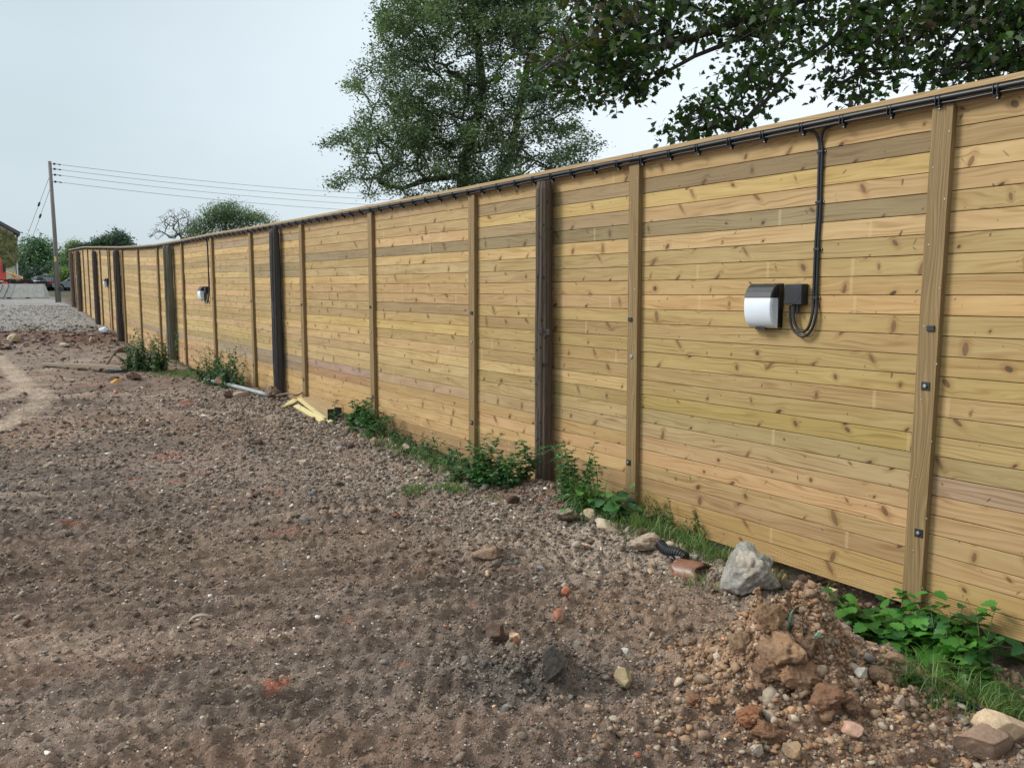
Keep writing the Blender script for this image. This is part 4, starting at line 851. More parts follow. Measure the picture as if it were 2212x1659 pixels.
old_post(366.5, 530, 802, 19, (100, 100, 88), 'greenish grey squared old post behind the nettles', 3, facet=6)
old_post(256, 541, 742, 14, (72, 68, 68), 'dark old post between the nettles and the white bag', 4, facet=8)
old_post(208.5, 543, 709, 10, (76, 72, 72), 'dark old post standing just left of the third wall light', 5)
old_post(172.5, 543, 680, 9.5, (92, 84, 80), 'brownish old post to the right of the farthest wall light', 6)
old_post(158, 545, 664, 8.5, (110, 98, 94), 'pale brown old post at the very end of the fence', 7)

# ------------------------------------------------------------------ utility pole with stays and overhead wires
pb = at(127.5, 653, 45.0); pb[2] = gz(pb[0], pb[1])
pole = empty('utility_pole', pb, 0, 'tall grey timber utility pole beyond the end of the fence', 'utility pole')
ptop = CAMZ+(ray(112, 349)[2])*(45.0/ray(112, 349)[1]); ph_ = ptop-pb[2]
PN = 16; MB().tube([(0, 0, -.3), (-.02, 0, ph_*.5), (-.06, 0, ph_)], [.125, .105, .085], PN, col=lin(126, 120, 118)).build('pole', M['oldpost'], pole, smooth=True)
gh = 45*(653-567)/FPX; MB().tube([(-.115, -.03, -.1), (-.10, -.03, gh)], .062, 8).build('cable_guard', M['black_plastic'], pole)
sgm = plain('yellow_plate', (.62, .46, .13), .5, 0, .1, 9); MB().box(-.055, .055, -.135, -.118, gh-.0, gh+.27).build('warning_plate', sgm, pole)
MB().disc((.19, -.05, gh-1.5), (0, -1, 0), .14, .05, 14).tube([(.05, 0, gh-1.5), (.19, 0, gh-1.5)], .02, 6).build('bracket', M['darkscrew'], pole)
wire_m = plain('aluminium_wire', (.16, .17, .18), .5, .2, .1, 3)
ws = []
for k, (px, py, x2, y2) in enumerate(((134.4, 355, 1150, 426), (127.5, 366, 1150, 438), (128.5, 378.5, 1150, 450), (134.4, 393.5, 1150, 463))):
    zz = CAMZ+ray(117, py)[2]*(45/ray(117, py)[1])-pb[2]
    m = MB().tube([(.02, 0, zz), (.20, 0, zz+.01)], .012, 6).disc((.15, 0, zz+.01), (1, 0, 0), .06, .07, 10).tube([(.2, 0, zz+.01), (.46, 0, zz-.02)], .018, 6)
    m.disc((.42, 0, zz-.02), (1, 0, -.1), .035, .10, 8)
    m.build('insulator', M['darkscrew'], pole)
    A_ = Vector((pb[0]+.46, pb[1], pb[2]+zz-.02)); B_ = Vector(at(x2, y2, 66.0)); pts = []
    for t in np.linspace(0, 1, 30): p = A_.lerp(B_, t); p.z -= 4*.55*t*(1-t); pts.append(p)
    o = MB().tube(pts, .011, 5).build('overhead_wire', wire_m, smooth=True)
    tag(o, ['highest', 'second highest', 'third highest', 'lowest'][k]+' of the four thin overhead wires running right from the pole', 'wire', 'overhead wires')
for k, (px, py, gx_, ty, iy) in enumerate(((107.3, 370, 6, 640, 434.6), (108.5, 396, 21, 640, 460))):
    A_ = Vector(at(px+4, py, 45.0)); B_ = Vector(at(gx_, ty, 49.0)); B_.z = gz(B_.x, B_.y)
    root = empty('stay_wire', tuple(B_), 0, ('outer' if k == 0 else 'inner')+' of the two stay wires slanting down left from the pole', 'wire', 'stay wires')
    t = (py-iy)/(py-ty); I = A_.lerp(B_, t); dv = (B_-A_).normalized()
    adopt(MB().tube([A_, B_], .011, 5).build('wire', wire_m), root); adopt(MB().tube([I-dv*.12, I+dv*.12], .055, 8).build('insulator', M['black_plastic'], smooth=False), root)
m = MB().tube([(0, 0, -2), (0, 0, 9.2)], [.14, .1], 10, col=lin(140, 130, 120)); p = at(1150, 440, 66.0); p[2] = gz(p[0], p[1])
o = m.build('utility_pole', M['oldpost']); o.location = tuple(p); tag(o, 'far utility pole hidden behind the fence at the other end of the wires', 'utility pole')

# ------------------------------------------------------------------ things lying on the ground
pale = plain('sawn_softwood', (.60, .50, .24), .8, 0, .12, 30); greywood = mat_post('weathered_sawn_timber', (.34, .27, .19, 1), (.20, .16, .12, 1)); endgrain = plain('dark_end_grain', (.035, .034, .034), .9, 0, .3, 60)
def gs_(p): return float(terrain(p.x, p.y, False))
def plank(a, b, w, h, mat, lab, name='timber_offcut', cat='timber', group=None, za=0, zb=0, roll=0.0, endmat=None, taper=1.0):
    """a, b: pixel positions of the two ends on the ground; za, zb lift of the underside"""
    A_ = Vector(gpt(*a)); B_ = Vector(gpt(*b)); A_.z = gs_(A_)+za+h/2+.035; B_.z = gs_(B_)+zb+h/2+.035
    dv = (B_-A_); L = dv.length; dv.normalize(); sv = dv.cross(Vector((0, 0, 1))).normalized(); sv = Matrix.Rotation(roll, 3, dv) @ sv; uvv = sv.cross(dv)
    T = Matrix.Translation((A_+B_)/2) @ Matrix(((dv.x, sv.x, uvv.x, 0), (dv.y, sv.y, uvv.y, 0), (dv.z, sv.z, uvv.z, 0), (0, 0, 0, 1)))
    m = MB(); vs = [Vector((x, y*(taper if x > 0 else 1), z)) for x in (-L/2, L/2) for y in (-w/2, w/2) for z in (-h/2, h/2)]; uv = [(v.y+v.z, v.x) for v in vs]
    m.add(vs, [(4, 6, 7, 5), (0, 1, 3, 2)], 1 if endmat else 0, (1, 1, 1), uv); m.add(vs, [(0, 4, 5, 1), (2, 3, 7, 6), (0, 2, 6, 4), (1, 5, 7, 3)], 0, (1, 1, 1), uv)
    o = m.build(name, [mat]+([endmat] if endmat else []), bevel=.003); o.matrix_world = T; return tag(o, lab, cat, group)
# timber offcuts
gs = 'pale sawn battens in the offcut pile'
for a, b, za, zb, w, h, lab in [((612, 890), (676, 876), .03, .09, .07, .022, 'pale batten lying across the back of the offcut pile'), ((640, 889), (697, 922), .03, .02, .075, .03, 'longest pale batten, front left of the offcut pile'),
        ((647, 884), (702, 918), .10, .03, .06, .03, 'pale batten lying just behind the longest one'), ((676, 884), (710, 914), .11, .04, .06, .025, 'pale batten leaning along the dark ended timbers'),
        ((688, 903), (715, 922), .02, .01, .06, .022, 'short pale batten sticking out at the front right of the pile'), ((664, 893), (684, 895), .09, .08, .05, .02, 'short pale batten end in the middle of the pile'),
        ((674, 900), (688, 901), .08, .07, .05, .02, 'second short pale batten end in the middle of the pile'), ((622, 884), (640, 876), .02, .05, .12, .015, 'small pale offcut at the back left of the pile')]:
    plank(a, b, w, h, pale, lab, 'batten', 'timber', gs, za, zb, roll=.25*br.normal())
for k, (a, b, z) in enumerate((((716, 917), (664, 888), 0.0), ((731, 914), (676, 885), 0.0), ((716, 917), (664, 888), .083), ((731, 914), (676, 885), .083))):
    plank(a, b, .095, .08, M['rail'] if k > 1 else greywood, ['lower left', 'lower right', 'upper left', 'upper right'][k]+' of the four dark ended square timbers by the fence', 'square_timber', 'timber', 'stacked square timbers', z, z, endmat=endgrain)
twig = plain('dead_wood', (.17, .125, .085), .9, 0, .3, 30)
def ground_tube(name, pts, r, mat, lab, cat, lifts=None, n=8, **k):
    P = [Vector(gpt(*q)) for q in pts]
    for i_, p in enumerate(P): p.z += (r if not isinstance(r, list) else r[i_])+(lifts[i_] if lifts else 0)
    P = smooth_path([np.array(p) for p in P], 5); rr = r if not isinstance(r, list) else list(np.interp(np.linspace(0, 1, len(P)), np.linspace(0, 1, len(r)), r))
    root = P[0]; return tag(MB().tube([Vector(p) for p in P], rr, n).build(name, mat, smooth=True, **k), lab, cat)
ground_tube('stick', [(597, 872), (625, 876), (641, 878), (656, 872)], [.012, .016, .014, .008], twig, 'thin dead stick behind the battens', 'stick', [.10, .12, .10, .14])
pa, pb_ = Vector(gpt(443, 828)), Vector(gpt(579, 862)); pa.z = gs_(pa)+.07; pb_.z = gs_(pb_)+.06
tag(MB().tube([pa.lerp(pb_, t)+Vector((0, 0, .012*math.sin(t*3))) for t in np.linspace(0, 1, 9)], .034, 14).build('pipe', M['white_pipe'], smooth=True), 'long pale grey plastic pipe lying along the fence foot', 'pipe')
plank((92, 795), (268, 811), .14, .06, greywood, 'long weathered plank lying across the far end of the soil', 'plank', 'timber', None, .02, .10)
ground_tube('stick', [(216, 806), (234, 800), (248, 792)], [.03, .03, .025], twig, 'broken stick propped over the long plank', 'stick', [.0, .12, .26])
ground_tube('stick', [(226, 788), (250, 792)], [.035, .03], twig, 'short broken board end beside the propped stick', 'stick', [.1, .22])
g = gpt(262, 806); root = empty('drain_cover', g, .3, 'black ribbed drain cover lying beside the long plank', 'drain cover')
MB().tube([(0, 0, 0), (0, 0, .05)], .30, 28).build('cover', M['black_plastic'], root)
for k in range(9): x = -.24+k*.06; w_ = math.sqrt(max(.01, .285**2-x*x)); MB().box(x-.012, x+.012, -w_, w_, .05, .068).build('rib', M['white_pipe'], root)
# crumpled white bag
import bmesh
def lump(name, size, mat, loc, lab, cat, seed, amp=.35, col=(1, 1, 1)):
    r = np.random.default_rng(seed); v = ICO4[0].copy(); nn = 1+amp*(vnoise(v[:, 0]*3+seed, v[:, 1]*3+v[:, 2]*2)-.5)+amp*.6*np.abs(vnoise(v[:, 1]*8, v[:, 2]*8+v[:, 0]*5+seed)-.5); v = v*nn[:, None]*np.array(size)/2; v[:, 2] *= .8
    me = npmesh(name, v, ICO4[1], cols=np.tile(col, (len(v), 1))); return tag(link(name, me, mat, loc=loc, smooth=True), lab, cat)
g = gpt(227, 722); lump('plastic_bag', (.28, .2, .19), plain('white_plastic', (.70, .76, .78), .35, 0, .1, 9), g+np.array([0, 0, .08]), 'crumpled white plastic bag on the ground by the fence', 'bag', 3, amp=1.1)
lump('plastic_bag', (.09, .09, .13), plain('blue_plastic', (.22, .42, .62), .35, 0, .1, 9), gpt(238, 722)+np.array([0, 0, .06]), 'small pale blue plastic scrap against the white bag', 'bag', 4)
# strip, straps, hoop, shards, hoses
rust = plain('rusty_strip_steel', (.17, .105, .055), .8, .2, .3, 40, .002)
def ribbon(name, pts, w, mat, lab, cat, lifts, up=(0, 0, 1), th=.0025, col=(1, 1, 1)):
    P = [np.array(gpt(*q))+np.array([0, 0, l]) for q, l in zip(pts, lifts)]; P = [Vector(p) for p in smooth_path(P, 6)]; vs = []; fs = []
    for i_, p in enumerate(P):
        t = (P[min(i_+1, len(P)-1)]-P[max(i_-1, 0)]).normalized(); u_ = Vector(up); sv = t.cross(u_).normalized(); nn = sv.cross(t)
        for a, b in ((-1, -1), (1, -1), (1, 1), (-1, 1)): vs.append(p+sv*w/2*a+nn*th/2*b)
    for i_ in range(len(P)-1):
        for k in range(4): fs.append((i_*4+k, i_*4+(k+1) % 4, i_*4+4+(k+1) % 4, i_*4+4+k))
    return tag(MB().add(vs, fs).build(name, mat), lab, cat)
ribbon('metal_strip', [(1905, 1466), (1960, 1484), (2040, 1508), (2120, 1548), (2215, 1592), (2330, 1650)], .020, rust, 'long rusty brown strip running along the trench edge', 'strip', [.04, .035, .05, .04, .04, .03], th=.006)
grn = plain('green_strapping', (.16, .42, .30), .45, 0, .3, 25)
def ribbon3(name, P, w, mat, lab, cat, side, th=.0025):
    P = [Vector(p) for p in smooth_path([np.array(p) for p in P], 7)]; vs = []; fs = []; sv = Vector(side).normalized()
    for i_, p in enumerate(P):
        t = (P[min(i_+1, len(P)-1)]-P[max(i_-1, 0)]).normalized(); nn = sv.cross(t).normalized()
        for a, b in ((-1, -1), (1, -1), (1, 1), (-1, 1)): vs.append(p+sv*w/2*a+nn*th/2*b)
    for i_ in range(len(P)-1):
        for k in range(4): fs.append((i_*4+k, i_*4+(k+1) % 4, i_*4+4+(k+1) % 4, i_*4+4+k))
    return tag(MB().add(vs, fs).build(name, mat), lab, cat)
yd = float(gpt(1706, 1372)[1])+.02
A3 = [at(x, y, yd+dy) for x, y, dy in ((1714, 1316, 0), (1722, 1309, 0), (1745, 1306, .01), (1775, 1320, .02), (1808, 1352, .02), (1838, 1386, .02), (1850, 1420, .02))]
ribbon3('plastic_strap', A3, .015, rust, 'muddy brown strap arching over behind the clay heap', 'strap', (.35, 1, .1))
ribbon3('plastic_strap', [at(x, y, yd) for x, y in ((1700, 1372), (1704, 1345), (1709, 1325), (1716, 1314))], .020, grn, 'green end of the strap standing behind the clay heap', 'strap', (.75, .6, .25))
c0 = gpt(1752, 1425); yd = float(c0[1])
ribbon3('plastic_strap', [at(x, y, yd+q) for x, y, q in ((1750, 1424, 0), (1752, 1398, -.01), (1762, 1370, -.01), (1771, 1378, .0), (1768, 1400, .01), (1752, 1424, .01))], .018, grn, 'folded green strap loop on the right of the clay heap', 'strap', (.6, .7, .4))
hoopm = plain('tan_plastic_hoop', (.30, .24, .18), .6, 0, .1, 20)
c0 = gpt(434, 1352); sv = Vector((.95, .3, 0)).normalized(); vs = []; fs = []; N_ = 18
for k in range(N_+1):
    a = math.pi*k/N_; p = Vector(c0)+sv*(-math.cos(a)*.055)+Vector((0, 0, math.sin(a)*.038-.004))
    for dy, rr_ in ((-.016, 0), (.016, 0), (.016, .003), (-.016, .003)): q = p+Vector((-sv.y, sv.x, 0))*dy+(sv*(-math.cos(a))+Vector((0, 0, math.sin(a))))*rr_; vs.append(q)
for k in range(N_):
    for j in range(4): fs.append((k*4+j, k*4+(j+1) % 4, k*4+4+(j+1) % 4, k*4+4+j))
tag(MB().add(vs, fs).build('pipe_hoop', hoopm), 'thin tan half hoop sticking out of the soil at left', 'hoop')
# clay pipe shard
cl = plain('salt_glazed_clay', (.20, .085, .048), .35, 0, .25, 20); c0 = gpt(1490, 1238); vs = []; fs = []
ax = Vector((.72, -.62, .05)).normalized(); sv = ax.cross(Vector((0, 0, 1))).normalized()
for a_ in range(7):
    for b_ in range(15):
        an = math.pi*(.02+.96*b_/14); rr_ = .085; p = Vector(c0)+ax*((a_/6-.5)*.17+.02*math.sin(b_*1.3))+sv*math.cos(an)*rr_+Vector((0, 0, math.sin(an)*rr_-.03)); vs.append(p)
for a_ in range(6):
    for b_ in range(14): fs.append((a_*15+b_, a_*15+b_+1, a_*15+16+b_, a_*15+15+b_))
o = tag(MB().add(vs, fs).build('clay_pipe_shard', cl, smooth=True), 'curved brown glazed pipe shard in the trench', 'pipe shard'); sm = o.modifiers.new('s', 'SOLIDIFY'); sm.thickness = .012
P = [np.array(gpt(*q))+np.array([0, 0, .035]) for q in ((1425, 1196), (1440, 1205), (1462, 1213), (1482, 1222))]; P = smooth_path(P, 14); rr_ = [.030+.004*(1 if (k % 3) else -1) for k in range(len(P))]
tag(MB().tube([Vector(p) for p in P], rr_, 14).build('corrugated_hose', M['black_plastic']), 'black corrugated drain hose poking out of the trench lip', 'hose')
ground_tube('hose', [(2060, 1520), (2110, 1548), (2170, 1580), (2230, 1606), (2330, 1650)], .011, M['black_pvc'], 'black cable lying in the grass at the bottom right', 'cable')
plank((1785, 1312), (1803, 1318), .05, .07, pale, 'small yellow timber block in the trench under the fence', 'timber_block', 'timber', None, .02, .02)
plank((1945, 1318), (1957, 1330), .04, .05, pale, 'small pale timber wedge at the foot of the nearest post', 'timber_block', 'timber', None, .03, .01)
rock(2120, 1640, (.26, .17, .13), (196, 160, 136), 'squared pink sandstone block at the bottom right', 'stone_block', 'rock', 301, col2=(150, 124, 104), sink=.2, rough=.05, cuts=7)
rock(2175, 1612, (.24, .15, .12), (206, 180, 148), 'cream stone block behind the pink one at the bottom right', 'stone_block', 'rock', 302, sink=.2, rough=.05, cuts=7)
lump('plastic_scrap', (.05, .03, .015), plain('yellow_plastic', (.75, .55, .02), .4, 0, .1, 9), gpt(1712, 1652)+np.array([0, 0, .012]), 'bright yellow plastic scrap at the very bottom of the picture', 'scrap', 9)

# ------------------------------------------------------------------ leaves
def fan(outline, bend=.25, fold=.25):
    v = [(.45, 0)]+outline; V_ = np.array([(x, y, fold*abs(y)-bend*x*x) for x, y in v]); n_ = len(outline); return V_, np.array([(0, 1+i_, 1+(i_+1) % n_) for i_ in range(n_)])
OV = fan([(0, 0), (.22, .22), (.5, .30), (.78, .18), (1, 0), (.78, -.18), (.5, -.30), (.22, -.22)])
_o = [(.10, 0), (-.06, .16), (.04, .34), (.14, .33), (.22, .50), (.36, .42), (.50, .52), (.60, .38), (.78, .40), (.80, .24), (.95, .18), (1, 0)]
BR = fan(_o+[(x, -y) for x, y in _o[::-1][1:-1]], .35, .22)
NE = fan([(0, 0), (.15, .24), (.45, .24), (.75, .12), (1, 0), (.75, -.12), (.45, -.24), (.15, -.24)], .5, .3)
MP = fan([(0, 0), (-.04, .30), (.16, .26), (.20, .52), (.38, .32), (.56, .44), (.60, .22), (.74, .22), (1, 0), (.74, -.22), (.60, -.22), (.56, -.44), (.38, -.32), (.20, -.52), (.16, -.26), (-.04, -.30)], .25, .12)
QD = (np.array([(0, 0, 0), (.45, .26, .05), (1, 0, -.1), (.45, -.26, .05)]), np.array([(0, 1, 2), (0, 2, 3)]))
BL = (np.array([(0, -.5, 0), (0, .5, 0), (.3, -.42, .12), (.3, .42, .12), (.6, -.3, .14), (.6, .3, .14), (.85, -.15, .05), (.85, .15, .05), (1, 0, -.1)]), np.array([(0, 1, 3), (0, 3, 2), (2, 3, 5), (2, 5, 4), (4, 5, 7), (4, 7, 6), (6, 7, 8)]))
def norm(a): return a/np.maximum(np.linalg.norm(a, axis=-1, keepdims=True), 1e-9)
def leaves(name, tmpl, P, d, up, size, cols, mat, parent=None, wid=None, bendz=None):
    P = np.asarray(P, float); d = norm(np.asarray(d, float)); s_ = norm(np.cross(np.asarray(up, float), d)); u_ = np.cross(d, s_); V_, F_ = tmpl; n_ = len(P)
    wv = size if wid is None else wid
    v = V_[None, :, 0, None]*d[:, None, :]*size[:, None, None]+V_[None, :, 1, None]*s_[:, None, :]*wv[:, None, None]+V_[None, :, 2, None]*u_[:, None, :]*size[:, None, None]
    v = v+P[:, None, :]; f = F_[None]+(np.arange(n_)*len(V_))[:, None, None]
    me = npmesh(name, v.reshape(-1, 3), f.reshape(-1, 3), cols=np.repeat(cols, len(V_), axis=0)); return link(name, me, mat, parent)
def segtubes(name, P0, P1, R0, R1, mat, parent=None, k=5, cols=None):
    P0, P1 = np.asarray(P0, float), np.asarray(P1, float); t = norm(P1-P0); ref = np.where(np.abs(t[:, 2:3]) > .9, np.array([[1., 0, 0]]), np.array([[0, 0, 1.]])); a = norm(np.cross(t, ref)); b = np.cross(t, a)
    an = np.arange(k)*2*math.pi/k; ring = a[:, None, :]*np.cos(an)[None, :, None]+b[:, None, :]*np.sin(an)[None, :, None]
    v = np.concatenate([P0[:, None]+ring*np.asarray(R0)[:, None, None], P1[:, None]+ring*np.asarray(R1)[:, None, None]], 1); j = np.arange(k); f = np.stack([j, (j+1) % k, (j+1) % k+k, j+k], 1)
    f = f[None]+(np.arange(len(P0))*2*k)[:, None, None]; me = npmesh(name, v.reshape(-1, 3), f.reshape(-1, 4)); return link(name, me, mat, parent, smooth=True)
GREEN = {k: np.array([lin(*c) for c in v]) for k, v in dict(
    bramble=[(54, 92, 50), (66, 108, 56), (86, 130, 66), (44, 78, 46)], nettle=[(46, 82, 50), (60, 96, 56), (78, 112, 66), (40, 70, 46)],
    dock=[(60, 112, 42), (76, 130, 50), (92, 148, 62), (50, 96, 44)], grass=[(62, 98, 44), (82, 120, 54), (108, 136, 66), (54, 84, 42), (134, 142, 84)],
    haw=[(94, 114, 84), (80, 100, 76), (112, 130, 92), (66, 86, 68), (124, 138, 98)], syc=[(52, 76, 40), (62, 90, 42), (42, 64, 38), (82, 108, 48), (84, 68, 48)],
    far=[(84, 112, 84), (66, 92, 72), (104, 132, 92), (56, 80, 66)], fardark=[(44, 66, 58), (56, 78, 62), (38, 58, 54)]).items()}
stemm = plain('green_stems', (.10, .16, .05), .6, 0, .2, 20)
def plant(name, spots, nst, height, spread, kind, tmpl, size, nl, lab, cat='weed', lean=.5, pal=None, seed=0, droop=.3):
    """spots: pixel positions of the root area; stems rise from the ground there"""
    r = np.random.default_rng(seed+77); B = [gpt(*q) for q in spots]; c = B[0]; root = empty(name, c, 0, lab, cat); P = []; Dn = []; U = []; S_ = []; T0 = []; T1 = []; R0 = []; R1 = []; pal = GREEN[kind] if pal is None else pal
    for k in range(nst):
        b = B[k % len(B)]+np.array([*(r.normal(size=2)*spread*.35), 0]); b[2] = gz(b[0], b[1])-.01; h = height*r.uniform(.35, 1.0); off = np.array([*(r.normal(size=2)*spread*lean), 0]); a = np.array(b); dp = droop*h*r.random()
        prev = a
        m = max(3, int(nl)); 
        for j in range(m):
            t = (j+1)/m; p = a+off*t*t*1.0+np.array([0, 0, h*t-dp*t*t]); T0.append(prev); T1.append(p); w = .0035*(1-.6*t)*(1+h); R0.append(w); R1.append(w*.85); prev = p
            for q in range(2 if kind in ('nettle', 'bramble') else 1):
                an = r.random()*6.28; d = np.array([math.cos(an), math.sin(an), r.uniform(-.25, .5)]); P.append(p); Dn.append(d); U.append(np.array([0, 0, 1])+r.normal(size=3)*.3); S_.append(size*r.uniform(.55, 1.15)*(1.1-.5*t))
                if kind == 'bramble':
                    for e in (-.9, .9): d2 = np.array([math.cos(an+e), math.sin(an+e), d[2]]); P.append(p+norm(d)*size*.25); Dn.append(d2); U.append(U[-1]); S_.append(S_[-1]*.85)
    P = np.array(P)-c; cols = pal[r.integers(0, len(pal), len(P))]*r.uniform(.8, 1.25, (len(P), 1))
    leaves('leaves', tmpl, P, Dn, U, np.array(S_), cols, M['leaf'], root); segtubes('stems', np.array(T0)-c, np.array(T1)-c, R0, R1, stemm, root, 4); return root
def pxline(a, b, n): return [(a[0]+(b[0]-a[0])*t, a[1]+(b[1]-a[1])*t) for t in np.linspace(0, 1, n)]
plant('nettle_clump', pxline((285, 806), (350, 808), 5), 46, 1.05, .36, 'nettle', NE, .11, 16, 'tall nettle clump left of the greenish squared post', seed=1, lean=.35)
plant('nettle_clump', pxline((450, 826), (505, 840), 4), 46, .78, .36, 'nettle', NE, .10, 15, 'leafy nettle clump behind the grey pipe', seed=2, lean=.5)
plant('bramble', pxline((775, 918), (800, 938), 4), 34, .42, .26, 'bramble', OV, .085, 9, 'dark bramble clump beside the stacked square timbers', seed=3)
plant('bramble', pxline((1020, 1040), (1095, 1050), 4), 40, .48, .28, 'bramble', OV, .082, 9, 'bushy bramble growing left of the nearest old post', seed=4)
plant('bramble', [(1035, 1020), (1045, 1025)], 3, .62, .2, 'bramble', OV, .048, 9, 'tall thin bramble shoot reaching up in front of the third slim post', seed=5, lean=.5)
plant('weed', [(800, 925), (812, 930)], 7, .42, .08, 'dock', OV, .045, 8, 'small light green weed at the foot of the fourth slim post', seed=6)
plant('weed', [(655, 868), (662, 870)], 8, .40, .12, 'dock', NE, .045, 7, 'sparse weed at the foot of the fifth slim post', seed=7)
plant('bramble', pxline((1225, 1075), (1262, 1092), 3), 20, .58, .17, 'bramble', OV, .07, 9, 'leafy climbing weed just right of the nearest old post', seed=8, lean=.5)
plant('dock', pxline((1290, 1112), (1360, 1135), 4), 34, .26, .15, 'dock', BR, .12, 4, 'broad leaved weed beneath the second slim post', pal=GREEN['bramble']*1.15, seed=9)
plant('weed', pxline((1400, 1140), (1520, 1190), 6), 40, .30, .15, 'nettle', NE, .038, 12, 'fine leaved weeds against the bottom board right of the second slim post', seed=10, pal=GREEN['grass'])
plant('weed', [(1385, 1120), (1390, 1122)], 5, .16, .04, 'dock', OV, .045, 4, 'bright green sprig at the foot of the second slim post', seed=11)
plant('weed', pxline((830, 948), (985, 1005), 7), 50, .28, .16, 'nettle', NE, .065, 7, 'low weeds along the trench between the bramble clumps', seed=12)
plant('mallow', pxline((1840, 1350), (1990, 1440), 6), 26, .24, .16, 'dock', BR, .14, 4, 'large leaved mallow in the trench left of the nearest slim post', seed=13)
plant('mallow', pxline((1970, 1400), (2080, 1470), 6), 64, .42, .21, 'dock', BR, .12, 5, 'thick bright green weeds in front of the nearest slim post', seed=14)
plant('dock', pxline((2040, 1490), (2110, 1500), 3), 15, .18, .12, 'dock', BR, .125, 4, 'broad dock leaves at the right of the green weeds', seed=15, pal=GREEN['dock']*.75)
plant('sapling', [(2085, 1420), (2095, 1420)], 4, .52, .30, 'dock', OV, .15, 7, 'young ash like shoot with paired leaves arching right under the fence', seed=16, lean=.9, droop=.6)
plant('weed', pxline((380, 812), (430, 818), 4), 22, .14, .25, 'dock', OV, .05, 5, 'low pale green weeds between the two nettle clumps', seed=17, cat='weed')
def grass_tuft(name, spots, n_, h, spread, lab, seed, pal=None, kind=None, wid=.004):
    r = np.random.default_rng(seed); B = np.array([gpt(*q) for q in spots]); c = B[0]; b = B[r.integers(0, len(B), n_)]+np.concatenate([r.normal(size=(n_, 2))*spread, np.zeros((n_, 1))], 1); b[:, 2] = terrain(b[:, 0], b[:, 1])-.005
    an = r.random(n_)*6.28; d = np.stack([np.cos(an)*.8, np.sin(an)*.8, r.uniform(.25, 1.3, n_)], 1); up = np.stack([np.cos(an), np.sin(an), np.zeros(n_)], 1)*-1; sz = h*r.uniform(.4, 1.1, n_); pal = GREEN['grass'] if pal is None else pal
    o = leaves(name, (BL[0]*np.array([1, 1, 1.6]), BL[1]), b-c, d, up, sz, pal[r.integers(0, len(pal), n_)]*r.uniform(.8, 1.2, (n_, 1)), M['grass'], None, wid=np.full(n_, wid)*r.uniform(.7, 1.5, n_)); o.location = tuple(c)
    if kind: return tag(o, lab, 'grass', kind='stuff')
    return tag(o, lab, 'grass')
grass_tuft('grass_tuft', [(900, 1062), (960, 1058), (985, 1062)], 420, .12, .06, 'short green grass tuft growing on the soil left of the bramble', 1)
grass_tuft('grass_tuft', [(885, 1072)], 120, .09, .05, 'tiny grass tuft at the left of the larger soil tuft', 2)
grass_tuft('grass_tuft', [(1060, 1082)], 80, .05, .05, 'sparse low grass below the bushy bramble', 3)
grass_tuft('grass_tuft', [(1260, 1105), (1275, 1110)], 260, .34, .05, 'long blue green grass tuft right of the nearest old post', 4, wid=.008)
grass_tuft('trench_grass', pxline((1300, 1120), (1560, 1215), 9), 1500, .17, .08, 'tangled grass in the trench under the fence', 5, kind=1)
grass_tuft('trench_grass', pxline((2020, 1500), (2210, 1560), 8), 1000, .17, .10, 'grass in the trench at the bottom right', 6, kind=1)
grass_tuft('trench_grass', pxline((800, 950), (1010, 1025), 9), 900, .17, .09, 'thin grass along the middle of the trench', 7, kind=1)
grass_tuft('trench_grass', pxline((360, 812), (440, 818), 5), 1200, .14, .2, 'low grass by the fence between the nettles', 8, kind=1)
grass_tuft('trench_grass', [(1500, 1270), (1580, 1225), (1660, 1255), (1700, 1275), (1780, 1300)], 260, .14, .06, 'dry grass wisps under the fence by the concrete lump', 9, pal=GREEN['grass']*np.array([1.3, 1.1, .9]), kind=1)
grass_tuft('grass_tuft', [(1105, 1015), (1110, 1018)], 26, .62, .03, 'tall grass stalks between the bramble and the old post', 10, wid=.006)
grass_tuft('grass_tuft', [(950, 985), (965, 990)], 30, .38, .08, 'thin tall grass stalks against the bottom board', 11, wid=.005)
grass_tuft('grass_tuft', [(1450, 1150), (1480, 1160)], 22, .42, .1, 'thin seed stalks against the fence right of the second slim post', 12, wid=.004)

# ------------------------------------------------------------------ trees
def grow(start, targets, step, rr, jit=.12, upbias=.0):
    """start: list of polylines of (pos). returns nodes, parents"""
    N = []; Pn = []
    for pl in start:
        par = -1
        if N:
            dd = np.linalg.norm(np.array(N)-pl[0], axis=1); par = int(np.argmin(dd)); pl = pl[1:] if dd[par] < .05 else pl
        for p in pl:
            N.append(np.array(p, float)); Pn.append(par); par = len(N)-1
    base = N[0]; order = np.argsort([np.min(np.linalg.norm(np.array(N)-t, axis=1)) for t in targets]); NA = np.zeros((60000, 3)); NA[:len(N)] = N; cnt = len(N); tips = []
    for oi in order:
        t = targets[oi]; dd = np.linalg.norm(NA[:cnt]-t, axis=1)+.35*np.maximum(0, NA[:cnt, 2]-t[2]); j = int(np.argmin(dd)); a = NA[j].copy(); L = np.linalg.norm(t-a); k = max(1, int(L/step)); par = j; side = rr.normal(size=3)*jit*L
        for q in range(1, k+1):
            u = q/k; p = a+(t-a)*u+side*4*u*(1-u)*.5+rr.normal(size=3)*step*.10; NA[cnt] = p; Pn.append(par); par = cnt; cnt += 1
        tips.append(par)
    return NA[:cnt].copy(), np.array(Pn), tips
